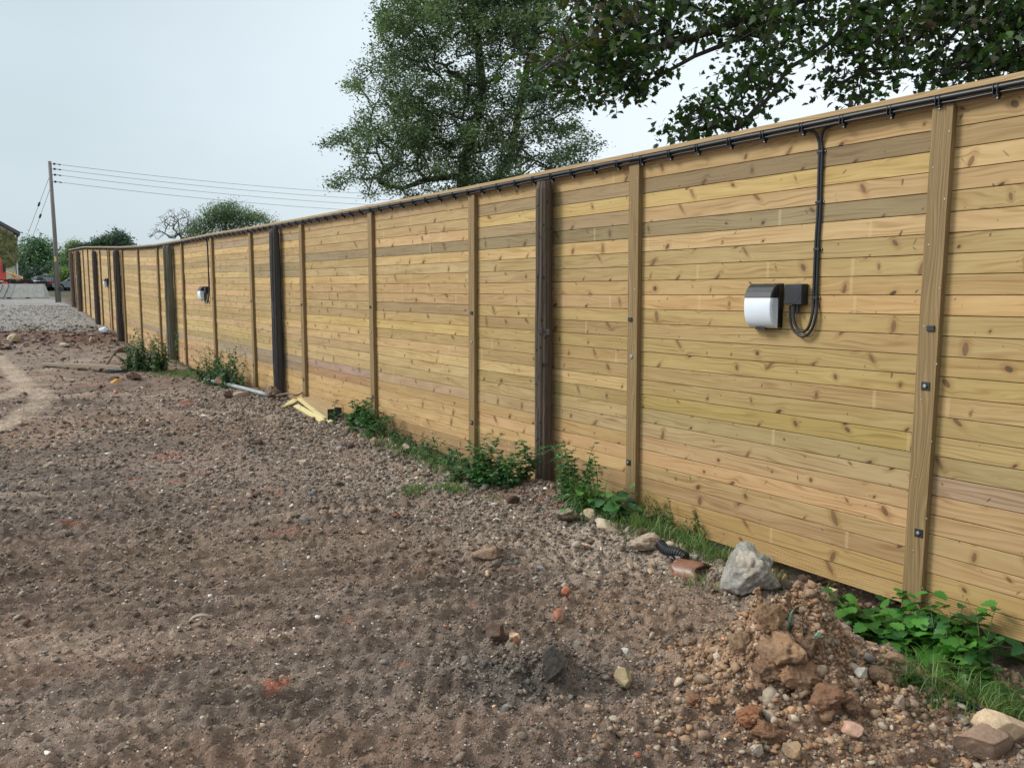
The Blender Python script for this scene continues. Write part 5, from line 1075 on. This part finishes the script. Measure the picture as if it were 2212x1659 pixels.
def tree(name, lab, start, targets, leafn, leafs, tmpl, pal, spread, step=.35, rt=.012, expo=.42, rmax=.5, bark='bark', group=None, seed=0, hang=.0, leafmat='leaf', cat='tree', k=5, jit=.12, flat=.6, trunkr=None):
    rr = np.random.default_rng(seed+900); N, Pn, tips = grow(start, targets, step, rr, jit); w = np.zeros(len(N)); 
    for t in tips: w[t] += 1
    for i_ in range(len(N)-1, 0, -1):
        if Pn[i_] >= 0: w[Pn[i_]] += w[i_]
    w = np.maximum(w, 1); R_ = np.minimum(rt*w**expo, rmax)
    base = N[0].copy(); root = empty(name, base, 0, lab, cat, group); e = np.where(Pn >= 0)[0]
    segtubes('trunk', N[Pn[e]]-base, N[e]-base, np.minimum(R_[Pn[e]], R_[e]*1.6), R_[e], M[bark], root, k)
    if leafn:
        thin = np.where((w <= 3) & (Pn >= 0))[0]; tt = np.concatenate([np.repeat(tips, leafn), rr.choice(thin, max(1, int(len(tips)*leafn*.5)))]); n_ = len(tt)
        P = N[tt]+rr.normal(size=(n_, 3))*spread*np.array([1, 1, flat]); d = rr.normal(size=(n_, 3)); d[:, 2] = d[:, 2]*.5-hang; up = rr.normal(size=(n_, 3))*.55; up[:, 2] += 1; sz = leafs*rr.uniform(.6, 1.25, n_)
        cl = pal[(vnoise(P[:, 0]*1.1+P[:, 1]*.7, P[:, 2]*1.1)*len(pal)*.999).astype(int)]*.5+pal[rr.integers(0, len(pal), n_)]*.5
        leaves('crown', tmpl, P-base, d, up, sz, cl*rr.uniform(.75, 1.3, (n_, 1)), M[leafmat], root)
    return root
def blobs(bl, depth, dsp, n_, rr, power=.55):
    ar = np.array([b[2]**2 for b in bl], float); ar /= ar.sum(); out = []
    for k in rr.choice(len(bl), n_, p=ar):
        x, y, r = bl[k][:3]; a = rr.random()*6.28; q = r*rr.random()**power; out.append(at(x+q*math.cos(a), y+q*math.sin(a)*.9, depth+dsp*rr.normal()*.6))
    return out
rt_ = np.random.default_rng(21)
# hawthorn behind the fence
HB = [(900, 60, 80), (1000, 90, 120), (1100, 50, 100), (1180, 110, 90), (850, 270, 75), (880, 170, 70), (960, 250, 110), (1080, 240, 105), (1190, 230, 75), (775, 300, 48), (800, 385, 48), (900, 370, 75), (1050, 350, 90), (1150, 340, 75), (1225, 352, 40), (1262, 318, 26), (722, 302, 22), (742, 390, 22), (772, 172, 30), (830, 130, 45), (860, 30, 50), (1000, -60, 150), (1130, -70, 130), (1000, 390, 60), (900, 300, 80), (1230, 290, 28)]
d0 = 20.0; tg = blobs(HB, d0, 1.6, 1900, rt_)
gb = at(1000, 640, d0); gb[2] = gz(gb[0], gb[1])-.2
pl1 = [gb]+[at(x, y, d0) for x, y in ((1000, 520), (1000, 400), (1005, 340), (1030, 262), (1042, 200), (1035, 120), (1020, 20), (1000, -80))]
pl2 = [at(1000, 470, d0), at(1050, 420, d0-.3), at(1100, 350, d0-.4), at(1118, 260, d0-.4), at(1130, 190, d0-.3), at(1150, 90, d0-.2), at(1165, -20, d0)]
pl3 = [at(1000, 380, d0), at(920, 388, d0+.3), at(868, 408, d0+.4), at(820, 395, d0+.5)]
tree('hawthorn_tree', 'tall airy dark green hawthorn standing behind the middle of the fence', [pl1, pl2, pl3], tg, 42, .080, QD, GREEN['haw'], .135, step=.25, rt=.0045, expo=.50, rmax=.24, seed=1, jit=.13)
# sycamore, trunk beyond the right of the frame
SB = [(1150, 150, 28), (1200, 135, 45), (1250, 110, 60), (1300, 50, 70), (1250, 185, 35), (1310, 180, 42), (1340, 110, 60), (1380, 40, 70), (1375, 185, 38), (1450, 30, 70), (1420, 120, 32), (1530, 250, 42), (1580, 190, 48), (1478, 262, 26), (1590, 258, 34), (1640, 150, 45), (1675, 190, 34), (1560, 50, 60), (1650, 40, 60),
      (1790, 185, 32), (1830, 145, 48), (1862, 195, 26), (1750, 60, 60), (1850, 60, 60), (1930, 130, 48), (1960, 50, 70), (2030, 160, 40), (2080, 90, 70), (2130, 150, 44), (2180, 60, 70), (2200, 130, 44), (2260, 90, 60), (2050, 0, 70), (2250, 0, 70), (1400, -70, 70), (1600, -80, 80), (1800, -80, 90), (2000, -90, 90), (2200, -100, 90), (1250, -50, 60), (2350, 60, 90), (2400, -100, 120)]
ds = 9.6; tg = blobs(SB, ds, .75, 900, rt_)
tb = np.array([9.0, 11.0, gz(9.0, 11.0)-.2])
trunk = [tb, tb+[.05, 0, 1.5], tb+[-.1, .1, 3.0], tb+[-.3, 0, 4.3], tb+[-.5, -.1, 5.6], tb+[-.7, 0, 7.0]]
def limb(*pp, j=3): return [trunk[j]]+[at(x, y, z) for x, y, z in pp]
lims = [trunk, limb((2400, -120, 10.4), (2100, -80, 10.1), (1729, 0, 9.8), (1569, 57, 9.6), (1440, 99, 9.4), (1300, 120, 9.3), (1190, 140, 9.2), j=4), limb((2300, -90, 10.3), (1950, -60, 10), (1725, 4, 9.8), (1615, 76, 9.6), (1500, 122, 9.5), (1447, 152, 9.5), (1380, 190, 9.4), j=4),
        limb((2300, -60, 10.2), (2050, -30, 9.9), (1846, 23, 9.7), (1801, 87, 9.6), (1751, 122, 9.6), (1702, 148, 9.5), (1668, 205, 9.5), (1592, 281, 9.4)), limb((2300, -40, 10.0), (2131, 0, 9.8), (2017, 122, 9.6), (1980, 142, 9.5), (1866, 152, 9.4), (1800, 190, 9.4)),
        limb((2300, -50, 9.8), (2094, 11, 9.7), (1980, 68, 9.7), (1904, 125, 9.8), (1846, 148, 9.8)), limb((2300, 0, 9.6), (2177, 23, 9.5), (2192, 76, 9.5), (2204, 110, 9.5), (2181, 137, 9.5), (2075, 148, 9.4), j=2)]
tree('sycamore_tree', 'sycamore boughs with dark lobed leaves overhanging the fence at top right', lims, tg, 11, .086, MP, GREEN['syc'], .15, step=.22, rt=.0055, expo=.40, rmax=.26, seed=2, hang=.45, jit=.2)
# distant trees
def far_tree(name, lab, basepx, depth, bl, n_, leafn, leafs, pal, spread, seed, dsp=2.0, step=1.0, rt=.03, **k):
    rr = np.random.default_rng(seed); tg = blobs(bl, depth, dsp, n_, rr); b = at(basepx, 640, depth); b[2] = gz(b[0], b[1])-.3; top = min(q[1] for q in bl); cx = np.mean([q[0] for q in bl]); st = [b, b+[0, 0, 1.2], (b+at(cx, (top+620)/2, depth))/2+[0, 0, .6], at(cx, (top+610)/2, depth), at(cx, top+10, depth)]
    st = [b]+[q for q in st[1:] if q[2] > b[2]+.5]; return tree(name, lab, [st], tg, leafn, leafs, QD, pal, spread, step=step, rt=rt, seed=seed, **k)
far_tree('tree', 'large pale green tree behind the parked cars left of the utility pole', 80, 96, [(75, 560, 24), (50, 572, 18), (105, 572, 18), (72, 590, 30), (112, 596, 22), (42, 600, 20), (88, 536, 12), (70, 532, 10), (118, 560, 8), (90, 610, 28), (60, 615, 24)], 420, 46, .34, GREEN['far'], .75, 31)
far_tree('tree', 'dark broad tree behind the utility pole above the silver car', 140, 92, [(128, 590, 14), (140, 575, 12), (150, 590, 16), (128, 610, 18), (165, 580, 16), (150, 612, 20), (180, 590, 18)], 260, 46, .34, GREEN['far']*.85, .7, 32)
far_tree('hedge', 'dark overgrown hedge running behind the parked cars', 70, 90, [(45, 618, 16), (60, 620, 18), (80, 618, 20), (100, 616, 20), (118, 618, 18), (135, 618, 18), (150, 622, 16), (30, 622, 14), (70, 605, 16), (95, 600, 18)], 420, 50, .32, GREEN['fardark'], .7, 33, cat='hedge')
far_tree('clipped_shrub', 'clipped light topped shrub above the silver car', 134, 87, [(128, 592, 7), (138, 590, 8), (148, 592, 8), (132, 602, 8), (145, 604, 9)], 110, 46, .22, np.array([lin(*c) for c in [(110, 132, 70), (86, 108, 62), (126, 146, 78)]]), .35, 34, cat='shrub')
far_tree('tree', 'dark bluish green tree with a pointed tip over the far fence', 235, 62, [(180, 540, 9), (200, 535, 9), (222, 528, 10), (242, 522, 10), (256, 508, 6), (262, 522, 10), (275, 532, 7), (164, 543, 6), (215, 550, 18), (250, 545, 18)], 330, 44, .18, np.array([lin(*c) for c in [(50, 74, 60), (62, 86, 68), (42, 62, 54)]]), .26, 35, dsp=1.2, rt=.015)
far_tree('conifer', 'small pale feathery conifer tip left of the dark bluish tree', 158, 66, [(157, 525, 4), (158, 535, 7), (157, 550, 9), (159, 518, 2.5)], 80, 40, .16, np.array([lin(*c) for c in [(126, 140, 92), (108, 126, 88)]]), .25, 36, dsp=.5, rt=.015)
far_tree('bush_tree', 'loose green bushy tree rising behind the fence right of the bare tree', 500, 36, [(455, 470, 18), (480, 458, 20), (500, 462, 20), (525, 470, 18), (555, 474, 16), (575, 482, 12), (440, 488, 20), (480, 485, 26), (430, 500, 20), (530, 490, 22), (412, 500, 12), (500, 445, 8), (452, 448, 6)], 330, 30, .085, np.array([lin(*c) for c in [(88, 108, 80), (72, 92, 70), (108, 126, 90)]]), .22, 37, dsp=1.0, step=.4, rt=.006, jit=.15)
rr = np.random.default_rng(40); bl = [(340, 500, 18), (355, 480, 20), (375, 468, 22), (400, 470, 22), (420, 480, 18), (330, 508, 10), (385, 500, 28), (410, 500, 18), (365, 455, 8), (392, 455, 10)]
tg = blobs(bl, 37, .9, 330, rr, .8); b = at(392, 620, 37); b[2] = gz(b[0], b[1])-.2; st = [b, at(392, 560, 37), at(392, 528, 37)]
tree('bare_tree', 'leafless pale grey tree over the fence left of the green bushy tree', [st], tg, 0, .1, QD, GREEN['haw'], .2, step=.25, rt=.006, expo=.40, bark='bark_pale', seed=38, k=4, jit=.08)

# ------------------------------------------------------------------ house, vehicles and barrier at the far left
HD = 76.0; ppm = FPX/HD
def wz(py, dep): r = ray(30, py); return CAMZ+r[2]*dep/r[1]
def wx(px, dep): r = ray(px, 620); return r[0]*dep/r[1]
render_ = plain('cream_render', (.52, .50, .38), .9, 0, .10, 3); roofm = plain('dark_roof_edge', (.10, .09, .10), .8, 0, .2, 6)
hx1 = wx(36.5, HD); hzg = gz(hx1, HD); root = empty('house', (hx1, HD, hzg), R(33), 'ivy covered house gable at the left edge behind the red lorry', 'house')
ridge = (-4.2, wz(505, HD)-hzg+3.0-.6); eav = wz(503, HD)-hzg
MB().prism([(0, 0), (0, eav), (-4.2, eav+2.55), (-8.4, eav), (-8.4, 0)], 0, 9).build('wall', render_, root)
m = MB(); sl_ = math.atan2(2.55, 4.2)
for sgn in (1, -1):
    a = Vector((-4.2, 0, eav+2.62)); b = Vector((-4.2+sgn*4.65, 0, eav+2.62-4.65*math.tan(sl_)))
    n_ = Vector((sgn*math.sin(sl_), 0, math.cos(sl_)))*.28
    m.add([a+Vector((0, -.35, 0)), b+Vector((0, -.35, 0)), b+Vector((0, 9.3, 0)), a+Vector((0, 9.3, 0)), a+n_+Vector((0, -.35, 0)), b+n_+Vector((0, -.35, 0)), b+n_+Vector((0, 9.3, 0)), a+n_+Vector((0, 9.3, 0))], [(0, 1, 2, 3), (7, 6, 5, 4), (0, 4, 5, 1), (1, 5, 6, 2), (2, 6, 7, 3), (3, 7, 4, 0)])
m.build('roof', roofm, root)
MB().tube([(.12, -.1, 0), (.12, -.1, eav-.2)], .06, 8).build('rainwater_pipe', M['goalpaint'], root)
rr = np.random.default_rng(50); n_ = 5200; x = rr.uniform(-8.4, .12, n_); lim = eav+2.35+np.where(x > -4.2, -(x+4.2)*.6, (x+4.2)*.6); zlo = wz(566, HD)-hzg+.35*np.sin(x*2); z = zlo+(lim-zlo)*rr.random(n_); keep = ~((z > eav-.4) & (x > -1.6) & (rr.random(n_) < .5)); x, z = x[keep], z[keep]; n_ = len(x)
P = np.stack([x, -.08-.16*rr.random(n_), z], 1); d = np.stack([rr.normal(size=n_)*.6, -rr.random(n_)*.6, -np.ones(n_)], 1); up = np.stack([rr.normal(size=n_)*.4, -np.ones(n_), rr.normal(size=n_)*.3+.4], 1)
leaves('ivy', BR, P, d, up, .26*rr.uniform(.6, 1.3, n_), np.array([lin(*c) for c in [(112, 114, 66), (130, 128, 78), (92, 96, 58), (142, 140, 92)]])[rr.integers(0, 4, n_)], M['leaf'], root)
# red lorry cab
red = plain('red_lorry_paint', (.62, .085, .055), .35, 0, .06, 3); dep = 57.5; x0 = wx(15.4, dep); zg = gz(x0, dep)
root = empty('lorry', (x0, dep, zg), R(34), 'red lorry cab at the left edge behind the concrete barrier', 'lorry')
H0 = wz(605, dep)-zg; H1 = wz(543, dep)-zg
MB().prism([(0, H0), (0, H0+.45), (-.08, H0+.6), (-.36, H1-.15), (-.6, H1), (-2.1, H1), (-2.1, H0)], 0, 2.4).build('cab', red, root, bevel=.05)
MB().prism([(-.38, H0+.72), (-.55, H1-.45), (-1.4, H1-.45), (-1.4, H0+.72)], -.012, .02).build('side_window', M['glass'], root)
MB().add([(-.07, .15, H0+.66), (-.07, 2.25, H0+.66), (-.345, 2.25, H1-.25), (-.345, .15, H1-.25)], [(0, 1, 2, 3)]).build('windscreen', M['glass'], root)
MB().box(-.2, -.02, -.34, -.16, H0+.55, H0+1.1).tube([(-.25, 0, H0+1.2), (-.1, -.25, H0+1.1)], .02, 6).build('wing_mirror', M['black_plastic'], root, bevel=.03)
MB().box(-.42, -.08, -.03, 0, H0+.02, H0+.55).build('corner_panel', red, root, bevel=.03)
MB().box(-.30, .04, -.02, 2.42, .35, H0-.12).build('bumper', red, root, bevel=.05)
MB().box(-.62, -.55, -.06, .05, H1-.36, H1-.05).build('visor', M['black_plastic'], root, bevel=.02)
MB().box(-9.0, -.35, .55, 1.85, .75, 1.05).build('chassis', M['black_plastic'], root); MB().box(-9.5, -2.4, .0, 2.4, 1.1, 3.0).build('load_body', plain('lorry_body', (.30, .06, .05), .5, 0, .1, 2), root, bevel=.03)
for xx in (-1.1, -6.2, -7.6):
    for yy in (.05, 2.05):
        w_ = MB().tube([(xx, yy, .5), (xx, yy+.3, .5)], .5, 24).build('wheel', M['tyre'], root); MB().disc((xx, yy-.01, .5), (0, 1, 0), .27, .02, 16).build('rim', M['steel'], w_)
# yellow telehandler
yel = plain('digger_yellow', (.78, .36, .045), .45, 0, .08, 3); dep = 61.0; x0 = wx(13, dep); zg = gz(x0, dep); root = empty('telehandler', (x0, dep, zg), R(22), 'orange yellow digger nose and big tyres between the lorry and the dark car', 'digger')
cv = lambda X_, Y_: (wx(X_*.0827, dep)-x0, wz(548.6+Y_*.0827, dep)-zg)
MB().prism([cv(120, 455), cv(480, 582), cv(505, 735), cv(430, 722), cv(350, 684), cv(292, 565), cv(262, 522), cv(120, 495)][::-1], .3, 1.3).build('engine_cover', yel, root, bevel=.03)
q = cv(415, 618); MB().box(q[0]-.14, q[0]+.14, .285, .30, q[1]-.10, q[1]+.08).build('badge', M['goalpaint'], root)
MB().box(-3.2, 1.1, .25, 1.5, .5, .95).build('chassis', M['black_plastic'], root, bevel=.03); MB().box(-3.0, -1.2, .3, 1.4, .9, 2.3).build('cab', M['glass'], root, bevel=.05)
for xx, yy, rd in ((cv(620, 0)[0], -.25, .62), (cv(270, 0)[0], -.15, .60), (-2.4, -.2, .62)):
    m = MB(); zc = rd; m.tube([(xx, yy, zc), (xx, yy+.08, zc), (xx, yy+.42, zc), (xx, yy+.5, zc)], [rd*.86, rd*.96, rd*.96, rd*.86], 28)
    for k in range(20):
        a = k/20*6.283; T = Matrix.Translation((xx, yy+.25, zc)) @ Matrix.Rotation(a, 4, 'Y'); m.box(-.05, .05, -.26, .02, rd*.93, rd*1.04, 0, M=T @ Matrix.Rotation(.5, 4, 'Z')); m.box(-.05, .05, -.02, .26, rd*.93, rd*1.04, 0, M=T @ Matrix.Rotation(-.5, 4, 'Z'))
    w_ = m.build('wheel', M['tyre'], root); MB().disc((xx, yy-.02, zc), (0, 1, 0), rd*.5, .04, 18).build('rim', plain('orange_rim%d' % int(xx*10), (.42, .13, .04), .6, 0, .2, 8), w_)
# parked cars
def car(name, lab, px, dep, ang, paint, L=4.4, Wd=1.78, Hh=1.47, estate=False):
    x0 = wx(px, dep); zg = gz(x0, dep); root = empty(name, (x0, dep, zg), ang, lab, 'car', 'cars parked beyond the yard'); h = Hh
    low = [(-L/2, .38), (-L/2-.02, .60), (-L/2+.10, .78), (-L/2+1.1, .93), (-L/2+1.35, .95), (L/2-.55, .98), (L/2-.06, .95), (L/2+.01, .60), (L/2-.03, .34)]   # front at -x
    arcs = []
    for cx in (L/2-.85, -L/2+.85): arcs += [(cx+.36*math.cos(a), .32+.36*math.sin(a)) for a in np.linspace(0, math.pi, 9)]
    poly = low+[(L/2-.45, .20)]+arcs[:9]+arcs[9:]+[(-L/2+.4, .20)]
    MB().prism([(p[0], max(p[1], .2)) for p in poly][::-1], -Wd/2, Wd/2).build('body', paint, root, bevel=.05)
    b0, b1 = -L/2+1.15, L/2-.30 if estate else L/2-.55; r0, r1 = -L/2+1.95, (L/2-.75 if estate else L/2-1.35); wt = Wd/2-.22; wb = Wd/2-.05
    vs = [(b0, -wb, .93), (b1, -wb, .96), (b1, wb, .96), (b0, wb, .93), (r0, -wt, h-.05), (r1, -wt, h-.05), (r1, wt, h-.05), (r0, wt, h-.05)]
    MB().add(vs, [(0, 1, 5, 4), (1, 2, 6, 5), (2, 3, 7, 6), (3, 0, 4, 7), (4, 5, 6, 7)]).build('windows', M['glass'], root)
    rf = MB().add([(r0-.05, -wt, h-.055), (r1+.08, -wt, h-.055), (r1+.08, wt, h-.055), (r0-.05, wt, h-.055), (r0+.15, -wt+.12, h), (r1-.1, -wt+.12, h), (r1-.1, wt-.12, h), (r0+.15, wt-.12, h)], [(3, 2, 1, 0), (0, 1, 5, 4), (1, 2, 6, 5), (2, 3, 7, 6), (3, 0, 4, 7), (4, 5, 6, 7)]).build('roof', paint, root, bevel=.02)
    for sy in (-1, 1):
        for (xb, xt) in ((b0, r0), ((b0+b1)/2, (r0+r1)/2), (b1, r1)): MB().tube([(xb, sy*wb, .93), (xt, sy*wt, h-.05)], .035, 6).build('pillar', paint, root)
        MB().tube([(b0+.1, sy*(wb+.015), .955), (b1, sy*(wb+.015), .985)], .014, 5).build('window_trim', M['steel'], root)
        MB().box(-L/2+1.45, -L/2+1.6, sy*(Wd/2+.02)-.07, sy*(Wd/2+.02)+.07, .93, 1.05).build('wing_mirror', paint, root, bevel=.02)
        MB().box(L/2-.30, L/2+.025, sy*(Wd/2-.2)-.225, sy*(Wd/2-.2)+.215, .74, .90).build('tail_light', plain('tail_light_red'+name+str(sy)+str(int(px)), (.45, .015, .02), .2, 0, .05, 5), root, bevel=.02)
        MB().box(-L/2-.015, -L/2+.35, sy*(Wd/2-.25)-.2, sy*(Wd/2-.25)+.235, .62, .76).build('headlight', M['lens'], root, bevel=.02)
        for cx in (L/2-.85, -L/2+.85):
            w_ = MB().tube([(cx, sy*(Wd/2-.18)-.1, .32), (cx, sy*(Wd/2-.18)+.1, .32)], .32, 22).build('wheel', M['tyre'], root); MB().tube([(cx, sy*(Wd/2-.18)-.108, .32), (cx, sy*(Wd/2-.18)+.108, .32)], .2, 14).build('rim', M['steel'], w_)
    MB().box(L/2-.04, L/2+.02, -.26, .26, .58, .70).build('number_plate', plain('plate_yellow'+str(int(px)), (.7, .55, .08), .5, 0, .05, 5), root)
    return root
car('parked_car', 'dark grey car with a red tail light behind the end of the barrier', 92, 84.5, -R(24), plain('dark_grey_paint', (.035, .042, .06), .25, .3, .05, 3), L=4.5)
car('parked_car', 'silver blue car glimpsed between the utility pole and the fence end', 168, 84.0, R(4), plain('silver_blue_paint', (.30, .36, .40), .3, .4, .05, 3), L=4.3, Hh=1.46)
car('parked_car', 'second dark car just beyond the first dark one', 60, 91.0, -R(10), plain('navy_paint', (.03, .04, .06), .25, .3, .05, 3), L=4.6, Hh=1.5, estate=True)
# white tube frame behind the cars
dep = 87.5; x0 = wx(94.3, dep); zg = gz(x0, dep); root = empty('tube_frame', (x0, dep, zg), 0, 'white tubular frame standing behind the dark car', 'frame'); F3 = lambda px, py, dy=0: (wx(px, dep)-x0, dy, wz(py, dep)-zg)
tz = F3(94, 593.5)[2]; xr = F3(121, 593)[0]
for a, b in (((0, 0, 0), (0, 0, tz)), ((0, 0, tz), (xr, 0, tz)), ((xr, 0, 0), (xr, 0, tz)), ((.0, 1.2, 0), (0, 0, tz)), ((xr, 1.2, 0), (xr, 0, tz)), (F3(108, 600, .2), F3(112, 594, .2)), (F3(110, 598), F3(120, 606)), (F3(115.5, 593.5), F3(121, 598))):
    MB().tube([a, b], .045, 8).build('tube', M['goalpaint'], root)
# concrete barrier
dep = 51.0; x1 = wx(101, dep); zg = gz(x1, dep); zb_ = wz(644.6, dep); root = empty('concrete_barrier', (x1, dep, zb_), 0, 'long pale concrete barrier across the far left of the yard', 'barrier')
hb = .30; ht = .89; L_ = 6.4; vs = []; pr = [(-.30, 0), (-.30, .08), (-.24, hb), (-.11, ht), (.11, ht), (.24, hb), (.30, .08), (.30, 0)]
for xx, sl2 in ((-L_, 0), (0, 1)):
    for (yy, zz) in pr: vs.append((xx-(.04 if zz > hb-.01 and sl2 else 0)-(.12*(zz-hb)/(ht-hb) if zz > hb and sl2 else 0), yy, zz))
m = MB().add(vs, [(i_, i_+8, (i_+1) % 8+8, (i_+1) % 8) for i_ in range(8)]+[tuple(range(8)), tuple(reversed(range(8, 16)))])
m.build('barrier_body', M['concrete'], root, bevel=.015)
for a in (-2.25, -1.05): MB().box(a-.13, a+.13, -.308, -.1, -.02, .055).build('slot_shade', M['black_plastic'], root)  # base slots are not cut; black boxes stand in for their shaded recesses
for a, b in ((-2.69, -3.03), (-2.30, -2.60)): MB().tube([(a, -.125, .86), (a+.0, -.24, .58), (b, -.33, .0)], .016, 6).build('lifting_strap', M['darkscrew'], root)
MB().tube([(-2.9, -.34, .02), (-2.6, -.34, .015)], .02, 6).build('lifting_strap', M['darkscrew'], root)
print('objects', len(bpy.data.objects))
